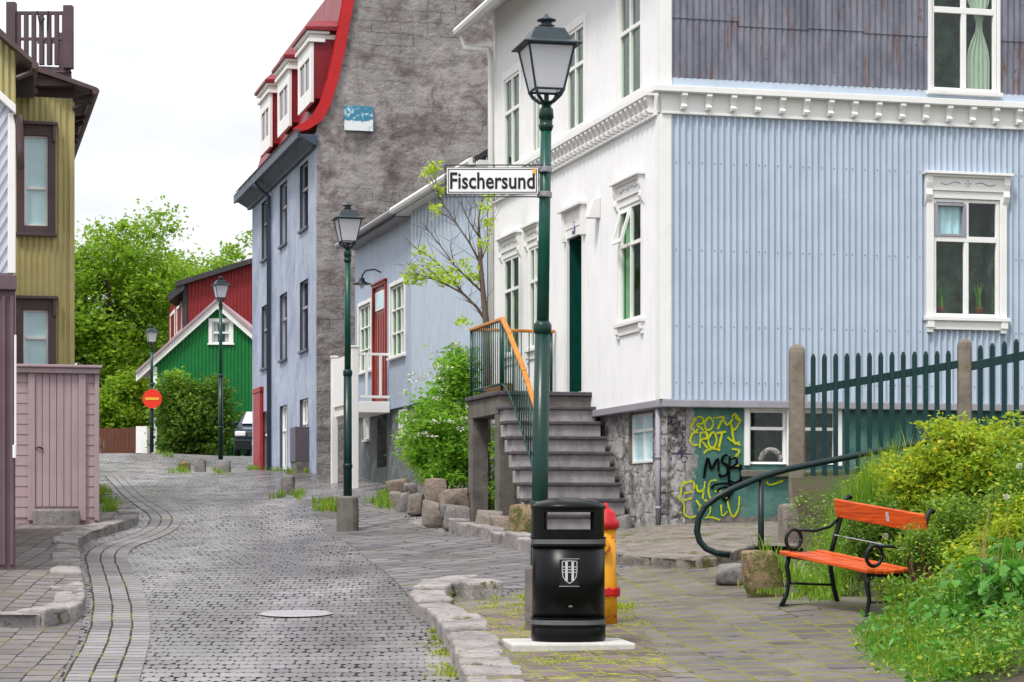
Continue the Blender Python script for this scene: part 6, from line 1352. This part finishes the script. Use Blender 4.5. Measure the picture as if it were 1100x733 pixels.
for px, pb, Y, w, h, m, lab, sd in RK: boulder(px, pb, Y, w*1.14, h*.93, m, lab, sd, .8, None, 'boulders', k=12)
BL = [(309, 533, 45, 19, 23, 'rock3', 'leaning grey bollard stone alone on the street side', 51), (349, 547, 39.5, 17, 18, 'rock4', 'short dark bollard stone half hidden by a green tuft', 52),
 (198, 508, 57, 13, 13, 'rock4', 'small mossy bollard stone, left one of the three by the lamp', 53), (215, 510, 56.5, 12, 18, 'rock3', 'middle one of the three bollard stones, tallest of them', 54), (240, 510, 56, 15, 16, 'rock3', 'bollard stone at the base of the lamp before the green house', 55), (166, 494, 75, 9, 8, 'rock3', 'pale round stone at the foot of the distant no-entry lamp', 56)]
for px, pb, Y, w, h, m, lab, sd in BL: boulder(px, pb, Y, w, h, m, lab, sd, .8, 0, 'bollard stones along the street', 'bollard_stone', 'bollard', k=26)
# manhole covers
def disc(px, py, rx_, lab, mat):
    c = G(px, py); me = bpy.data.meshes.new('manhole_cover'); b = MB(); vs = []
    n_ = 28
    for r_, dz in ((0, .022), (rx_*.9, .022), (rx_, .012)):
        for j in range(n_): a = 2*math.pi*j/n_; x, y = c.x+r_*math.cos(a), c.y+r_*math.sin(a); vs.append((x, y, T(x, y)+dz))
    b.add(vs, [(i*n_+j, i*n_+(j+1) % n_, (i+1)*n_+(j+1) % n_, (i+1)*n_+j) for i in range(2) for j in range(n_)]); tag(b.build('manhole_cover', mat, None), lab, 'manhole cover')
disc(318, 661, .33, 'round grey manhole cover in the wet street setts', paint('worn_cover_iron', (.36,.33,.35), .4, .3, 30, .2))

# ================================================================ VEGETATION
tree('street_tree', 'broad bright green tree behind the olive house at street end', (P(122, 0, 100).x, 100, 4.4), 13.5, (P(112, 0, 100).x, 100, 10.9), (3.9, 3.0, 3.5), 3, 300, 110, .23, group='green trees beyond the street end', tr=.45, spread=.42)
tree('street_tree', 'bright green tree rising behind the dark red house', (P(205, 0, 108).x, 108, 4.6), 10.5, (P(212, 0, 108).x, 108, 10.6), (4.2, 2.8, 4.0), 11, 240, 110, .23, group='green trees beyond the street end', tr=.32, spread=.42)
tree('street_tree', 'smaller green tree filling the gap between the two larger ones', (P(160, 0, 112).x, 112, 4.6), 7.5, (P(160, 0, 112).x, 112, 8.5), (2.8, 2.2, 3.2), 23, 190, 110, .22, group='green trees beyond the street end', tr=.22, spread=.40)
def bush(name, label, cat, base, c, r, seed, n, per, leaf, mat, spread, twig='bark', group=None, aspect=.55, shell=.45, stems=9, zmin=None, up=.5):
    t = thing(name, label, cat, base, group); b = MB(); q_ = random.Random(seed)
    for i in range(stems):
        a = i*2.4; e = Vector(c)+Vector((math.cos(a)*r[0]*.7, math.sin(a)*r[1]*.7, q_.uniform(-.1, .7)*r[2])); limb(b, Vector(base)+Vector((q_.uniform(-.1, .1), q_.uniform(-.1, .1), 0)), e, .025, .006, seed+i, .06, 5)
    b.build('stems', twig, t); leaves('foliage', clumps(c, r, n, per, spread, seed, shell, zmin=zmin), leaf, mat, t, aspect, up); return t
g = T(P(205, 0, 72).x, 72); bush('round_shrub', 'large dark green rounded shrub before the green corrugated house', 'shrub', (P(207, 0, 76.6).x, 76.6, g+.2), (P(207, 0, 76.6).x, 76.7, g+1.3), (1.2, .8, 1.4), 5, 260, 60, .15, 'leaf_dark', .20, zmin=g)
bush('round_shrub', 'yellow-green shrub between the no-entry sign and the dark shrub', 'shrub', (P(190, 0, 77).x, 77, g), (P(192, 0, 77).x, 77, g+1.7), (.55, .6, 1.1), 6, 90, 50, .16, 'leaf_tree', .22, zmin=g)
g2 = T(P(140, 0, 95).x, 97); bush('round_shrub', 'bright green bushes behind the brown board fence', 'shrub', (P(135, 0, 97).x, 97, g2), (P(140, 0, 97).x, 97, g2+1.7), (1.9, 1.2, 1.5), 8, 160, 55, .22, 'leaf_tree', .3, zmin=g2)
# flowering shrub by the middle house
SC_ = [((P(470, 0, 36.6).x, 36.6, 3.35), (.45, .6, .62)), ((P(485, 0, 36.2).x, 36.2, 2.75), (.42, .6, .7)), ((P(455, 0, 37).x, 37, 2.85), (.26, .5, .42)), ((P(494, 0, 36.4).x, 36.4, 3.85), (.26, .45, .42)), ((P(478, 0, 36.6).x, 36.6, 2.5), (.35, .5, .35)), ((P(525, 0, 36.2).x, 36.2, 2.4), (.45, .5, .9))]
base = (P(480, 0, 36.5).x, 36.5, T(P(480, 0, 36.5).x, 36.5)); FS = thing('flowering_shrub', 'lime green leafy shrub with white flower heads beside the steps', 'shrub', base)
b = MB(); pts = []
for i, (c, r) in enumerate(SC_):
    for j in range(5): limb(b, base, Vector(c)+Vector((rnd.uniform(-.2, .2), rnd.uniform(-.2, .2), rnd.uniform(-.1, .4)*r[2])), .022, .006, i*9+j, .05, 5)
    pts.append(clumps(c, r, 60, 42, .10, i+40, .35))
b.build('stems', 'barklight', FS); leaves('foliage', np.concatenate(pts), .105, 'leaf_lime', FS, .42, .7, -.2)
fl = []
for c, r in SC_[:4]:
    for _ in range(9):
        d = Vector((rnd.uniform(-1, 1), rnd.uniform(-1, -.1), rnd.uniform(.1, 1))).normalized(); k_ = Vector(c)+Vector((d.x*r[0], d.y*r[1], d.z*r[2]))*1.3
        fl += [k_+Vector((rnd.gauss(0, .045), rnd.gauss(0, .045), rnd.gauss(0, .015))) for _ in range(34)]
leaves('flower_heads', [tuple(v) for v in fl], .030, 'flower', FS, .9, 1)
# young sparse tree behind the landing
YB = 36.0; base = P(522, 440, YB); base.z = T(base.x, base.y); YT = thing('young_tree', 'young bare-branched tree with sparse lime leaves behind the street sign', 'tree', base); b = MB(); tw = []
def pt(px, py, dy=0): return P(px, py, YB+dy)
main = [base, pt(523, 400), pt(522, 345), pt(519, 315), pt(516, 283), pt(515, 255)]; b.tube(main, [.07, .06, .05, .042, .036, .03], 8)
br_ = [([(522,345),(512,330),(498,316),(480,306),(462,299),(446,294)], .026), ([(516,283),(505,262),(490,240),(474,216),(463,192)], .02), ([(515,255),(514,235),(518,215),(522,195)], .022), ([(519,315),(503,300),(488,285),(476,268),(462,250),(452,238)], .018),
 ([(498,316),(485,298),(470,283),(456,272),(438,262)], .013), ([(490,240),(480,232),(468,226)], .01), ([(515,255),(505,240),(497,222),(493,205)], .013), ([(516,283),(524,262),(527,240)], .012), ([(474,216),(468,200),(470,182)], .008), ([(505,262),(503,240),(505,215)], .009), ([(480,306),(468,296),(452,285),(440,283)], .009), ([(512,330),(500,322),(492,310)], .008), ([(488,285),(484,265),(486,248)], .008), ([(462,299),(452,300),(441,305)], .007)]
for L_, r_ in br_:
    p3 = [pt(x, y, rnd.uniform(-.25, .25)*(i/len(L_))) for i, (x, y) in enumerate(L_)]; b.tube(p3, [r_*(1-.75*i/(len(p3)-1)) for i in range(len(p3))], 6)
    for k_ in range(1, len(p3)):
        for _ in range(3):
            e = p3[k_]+Vector((rnd.uniform(-.28, .28), rnd.uniform(-.25, .25), rnd.uniform(-.05, .34))); b.tube([p3[k_-1].lerp(p3[k_], rnd.random()), e], [.005, .002], 4); tw.append(e)
b.build('trunk', 'barklight', YT, smooth=True)
cl = [(438,298),(445,288),(456,296),(463,283),(471,293),(480,302),(452,270),(460,186),(466,180),(474,204),(521,224),(524,240),(505,296),(484,290),(519,262),(500,284),(466,225),(448,300),(513,300),(497,345),(522,208),(470,300),(490,300)]
lp = []
for x, y in cl:
    c = pt(x, y, rnd.uniform(-.2, .2)); lp += [c+Vector((rnd.gauss(0, .06), rnd.gauss(0, .06), rnd.gauss(0, .05))) for _ in range(34)]
leaves('crown', [tuple(v) for v in lp], .095, 'leaf_young', YT, .5, .6)

# ---- bank vegetation
def bank_pts(n, x0, x1, y0, y1, cond=lambda x, y, d: True, seed=0):
    r = np.random.default_rng(seed); out = []
    while len(out) < n:
        x, y = r.uniform(x0, x1), r.uniform(y0, y1)
        e = np.interp(y, [p[1] for p in edge], [p[0] for p in edge])
        d = x-e
        if d < -.02 or not cond(x, y, d): continue
        out.append((x, y))
    a = np.array(out); return a
def bh(a):
    return np.array([bankh(x, y) for x, y in a])
a = bank_pts(1300, 2.3, 6.5, 13.5, 25.5, seed=1); hz_ = bh(a)
reps = 34; r_ = np.random.default_rng(4)
C = np.repeat(np.column_stack([a, hz_]), reps, 0)+r_.normal(size=(1300*reps, 3))*[.085, .085, .03]+[0, 0, .06]
C[:, 2] += np.abs(r_.normal(size=len(C)))*.05
GC = leaves('ground_cover', C, .038, 'leaf_mid', None, .65, .6, loc=(4, 19, 1)); tag(GC, 'low leafy ground cover on the bank right of the bench', 'ground cover', kind='stuff')
# grass at the foot of the bank and tall clump behind the bench
a = bank_pts(5200, 2.3, 3.4, 14.0, 18.6, lambda x, y, d: d < .36+.2*math.sin(y*5), 2); tag(blades('bank_grass', np.column_stack([a, bh(a)-.01]), .17, .007, 'grass', None, .8, loc=(3, 17, .8)), 'fresh green grass along the foot of the bank', 'grass', kind='stuff')
gg = thing('tall_grass_clump', 'clump of tall bright grass behind the orange bench back', 'grass clump', (P(925, 0, 21.8).x, 21.8, 1.5))
pp = np.array([(P(932, 0, 21.8).x+rnd.gauss(0, .15), 21.8+rnd.gauss(0, .2)) for _ in range(900)]); zc = np.array([bankh(x, y) for x, y in pp]); print('clump ground', zc.mean(), 'want top', Z(497, 21.8))
blades('blades', np.column_stack([pp, zc-.02]), min(.62, max(.35, Z(503, 21.8)-zc.mean())), .013, 'grass', gg, .35)
pp = np.array([(P(890, 0, 21).x+rnd.gauss(0, .22), 20.9+rnd.gauss(0, .35)) for _ in range(900)]); zc = np.array([bankh(x, y) for x, y in pp]); tag(blades('weed_patch', np.column_stack([pp, zc-.02]), .22, .014, 'grass', None, .9, loc=(2.9, 21, 1)), 'leafy weeds between bench and handrail', 'weeds', kind='stuff')
def shrub_px(label, px, py, Y, rw_, rh_, seed, n, per, leaf, mat, spread, twig='twig', name='bank_shrub', stems=14, aspect=.5):
    c = P(px, py, Y); g_ = bankh(c.x, Y); s_ = Y/F
    return bush(name, label, 'shrub', (c.x, Y, g_-.05), tuple(c), (rw_*s_, rw_*s_*.9, rh_*s_), seed, n, per, leaf, mat, spread, twig, 'shrubs on the bank', aspect, .4, stems, None)
shrub_px('yellow-green leafy shrub crowning the bank before the second fence post', 1050, 503, 20.4, 72, 56, 61, 320, 44, .056, 'leaf_yel', .058, stems=30)
shrub_px('yellow-tipped shrub with red-brown twigs behind the bench back', 990, 525, 20.5, 46, 40, 62, 130, 36, .05, 'leaf_yel', .058, stems=60)
shrub_px('dense dark green shrub low on the bank right of the bench end', 1040, 590, 19.0, 66, 48, 63, 230, 50, .042, 'leaf_mid', .075, 'bark')
shrub_px('mid green shrub at the right border of the bank', 1105, 560, 18.8, 50, 75, 64, 190, 48, .05, 'leaf_mid', .08, 'bark')
shrub_px('small-leaved creeping shrub just behind the bench seat end', 985, 615, 19.2, 34, 34, 65, 110, 45, .036, 'leaf_mid', .06, 'bark')
shrub_px('dark leafy shrub in the shade behind the bench seat', 940, 575, 20.2, 40, 30, 66, 150, 44, .04, 'leaf_dark', .06, 'bark', stems=24)
shrub_px('yellowish leafy shrub halfway down the bank at the right border', 1092, 585, 18.4, 44, 44, 71, 150, 44, .05, 'leaf_yel', .06, stems=24)
shrub_px('leafy shrub low by the broad-leaved plants', 1085, 632, 17.4, 50, 42, 67, 120, 46, .05, 'leaf_mid', .07, 'bark')
shrub_px('low leafy shrub filling the bank front beside the grass', 1010, 655, 17.3, 46, 30, 68, 120, 44, .036, 'leaf_mid', .06, 'bark')
shrub_px('small-leaved shrub touching the right end of the bench', 990, 590, 18.1, 18, 26, 69, 50, 40, .034, 'leaf_mid', .05, 'twig')
shrub_px('yellow-green shrub above the broad-leaved plants', 1045, 625, 17.8, 40, 34, 73, 130, 44, .055, 'leaf_yel', .06, stems=24)
shrub_px('rounded leafy shrub spilling over the grass below the bench end', 985, 652, 17.4, 30, 24, 74, 80, 44, .045, 'leaf_mid', .055, 'twig')
shrub_px('dark leafy shrub low at the right border of the bank', 1090, 665, 16.9, 36, 34, 75, 110, 44, .05, 'leaf_dark', .06, 'bark')
# broad-leaved plants bottom right
def broad(px, py, Y, n, L_, label, seed):
    c = P(px, py, Y); g_ = bankh(c.x, Y); t = thing('broad_leaved_plant', label, 'plant', (c.x, Y, g_), 'broad-leaved plants at the bank foot'); r = random.Random(seed); b = MB(); st = MB()
    for i in range(n):
        a = r.uniform(0, 6.28); d = Vector((math.cos(a), math.sin(a), 0)); h = r.uniform(.08, .34); o_ = Vector((c.x, Y, g_))+d*r.uniform(.05, .30)+Vector((0, 0, h)); l = L_*r.uniform(.6, 1.2); w = l*.34; sd = Vector((-d.y, d.x, 0)); prev = []
        st.tube([(c.x+d.x*.02, Y+d.y*.02, g_), o_], [.006, .004], 5); k0 = len(b.v); m_ = 7; tilt = r.uniform(-.5, .5)
        for j in range(m_+1):
            t_ = j/m_; ww = w*math.sin(math.pi*min(1, t_*.92+.06))**.8*(1+.12*math.sin(j*2.9)); p = o_+d*l*t_+Vector((0, 0, l*(.25*t_-.75*t_*t_)))
            b.v += [tuple(p+sd*ww+Vector((0, 0, .25*ww+tilt*ww))), tuple(p), tuple(p-sd*ww+Vector((0, 0, .25*ww-tilt*ww)))]
        for j in range(m_): b.f += [(k0+3*j, k0+3*j+1, k0+3*j+4, k0+3*j+3), (k0+3*j+1, k0+3*j+2, k0+3*j+5, k0+3*j+4)]
    b.build('leaves', 'leaf_broad', t, smooth=True, fixn=False); st.build('stems', 'leaf_broad', t)
broad(1062, 692, 16.2, 40, .11, 'broad-leaved plant in the middle of the bank foot', 1); broad(1092, 700, 15.9, 50, .13, 'broad-leaved plant at the lower right corner', 2); broad(1028, 705, 16.0, 24, .09, 'broad-leaved plant nearest the pavement edge', 3); broad(1104, 668, 16.6, 34, .12, 'broad-leaved plant higher up at the right border', 4)
# dry stems and dandelion clocks
st = MB()
for i in range(16):
    c = P(1035+rnd.uniform(0, 60), 720, 15.9+rnd.uniform(0, .8)); g_ = bankh(c.x, c.y); e = Vector((c.x+rnd.uniform(-.15, .15), c.y, g_+rnd.uniform(.35, .75))); st.tube([(c.x, c.y, g_), Vector((c.x, c.y, g_)).lerp(e, .5)+Vector((.02, 0, .03)), e], [.0035, .003, .0015], 5)
tag(st.build('dry_stems', plain('dry_straw', (.32,.22,.08), .8), None), 'thin dry flower stems among the broad-leaved plants', 'stems', kind='stuff')
for i, (px, py, Y, lab) in enumerate(((1095, 501, 18.0, 'white dandelion clock at the right border above the shrubs'), (1081, 534, 18.0, 'pale dandelion clock lower down in front of the shrubs'), (951, 576, 19.0, 'small dandelion clock behind the bench arm'))):
    c = P(px, py, Y); t = thing('dandelion', lab, 'flower', (c.x, Y, bankh(c.x, Y)), 'dandelion clocks on the bank'); MB().tube([(c.x+.03, Y, bankh(c.x, Y)), c], .003, 5).build('stem', 'grass', t)
    d = nr.normal(size=(160, 3)); d /= np.linalg.norm(d, axis=1)[:, None]; leaves('seed_head', np.array(c)+d*.024*nr.uniform(.8, 1.05, (160, 1)), .012, 'flower', t, .5, .3)
a = bank_pts(420, 2.3, 4.2, 13.6, 18.8, lambda x, y, d: d < 1.0, 8); r_ = np.random.default_rng(9)
a = a[:170]; C = np.repeat(np.column_stack([a, bh(a)]), 16, 0)+r_.normal(size=(170*16, 3))*[.045, .045, .02]; C[:, 2] += np.abs(r_.normal(size=len(C)))*.10+.03
tag(leaves('foot_weeds', C, .070, 'leaf_broad', None, .42, .3, loc=(3, 17, .8)), 'mixed leafy weeds growing through the grass at the bank foot', 'weeds', kind='stuff')
# ---- grass and moss tufts on the paving
def gpts(poly, n, seed, off=.0):
    """tufts: clustered ground points inside a pixel polygon"""
    r = random.Random(seed); xs = [p[0] for p in poly]; ys = [p[1] for p in poly]; o_ = []; k_ = 0
    while len(o_) < n and k_ < n:
        k_ += 1; c0 = (r.uniform(min(xs), max(xs)), r.uniform(min(ys), max(ys)))
        if not inside(poly, c0): continue
        c = G(*c0); s_ = r.uniform(.03, .09)
        for _ in range(r.randint(10, 45)):
            x, y = c.x+r.gauss(0, s_), c.y+r.gauss(0, s_*1.6); o_.append((x, y, T(x, y)+off))
    return o_
pt_ = []
for poly, n_, off in (([(505,668),(545,650),(572,655),(572,690),(548,702),(530,690)], 700, .1), ([(535,700),(668,700),(700,712),(715,733),(545,733)], 900, .1), ([(645,655),(668,668),(690,690),(672,696),(655,672)], 500, .1), ([(664,660),(680,664),(676,668),(662,667)], 200, .09),
        ([(466,676),(474,690),(492,728),(484,728),(468,696)], 420, 0), ([(455,640),(480,640),(480,650),(458,648)], 120, .05)): pt_ += gpts(poly, n_, len(pt_), off)
tag(blades('paving_moss', pt_, .028, .010, 'mossgrass', None, .9, loc=(.3, 17, .7)), 'yellow-green moss and grass between the pavement bricks', 'moss', kind='stuff')
pt_ = []
for poly, n_, off in (([(104,528),(112,532),(128,548),(122,556),(106,558)], 900, .08), ([(182,505),(250,505),(250,513),(182,513)], 260, 0), ([(296,529),(322,529),(326,537),(294,537)], 260, 0), ([(338,540),(362,540),(362,551),(338,551)], 420, 0), ([(396,530),(420,530),(422,546),(396,546)], 420, 0), ([(266,503),(340,503),(338,510),(266,508)], 520, 0),
        ([(140,483),(190,486),(182,494),(140,492)], 300, 0), ([(800,610),(845,640),(842,652),(798,636)], 500, .08), ([(845,640),(905,645),(905,660),(850,655)], 300, .09)): pt_ += gpts(poly, n_, len(pt_), off)
H_ = np.array([.13 if p[1] > 24 else .06 for p in pt_]); tag(blades('verge_grass', pt_, H_, .014, 'grass', None, .6, loc=(-3, 40, 2)), 'tufts of grass around bollards, kerbs and wall feet', 'grass', kind='stuff')
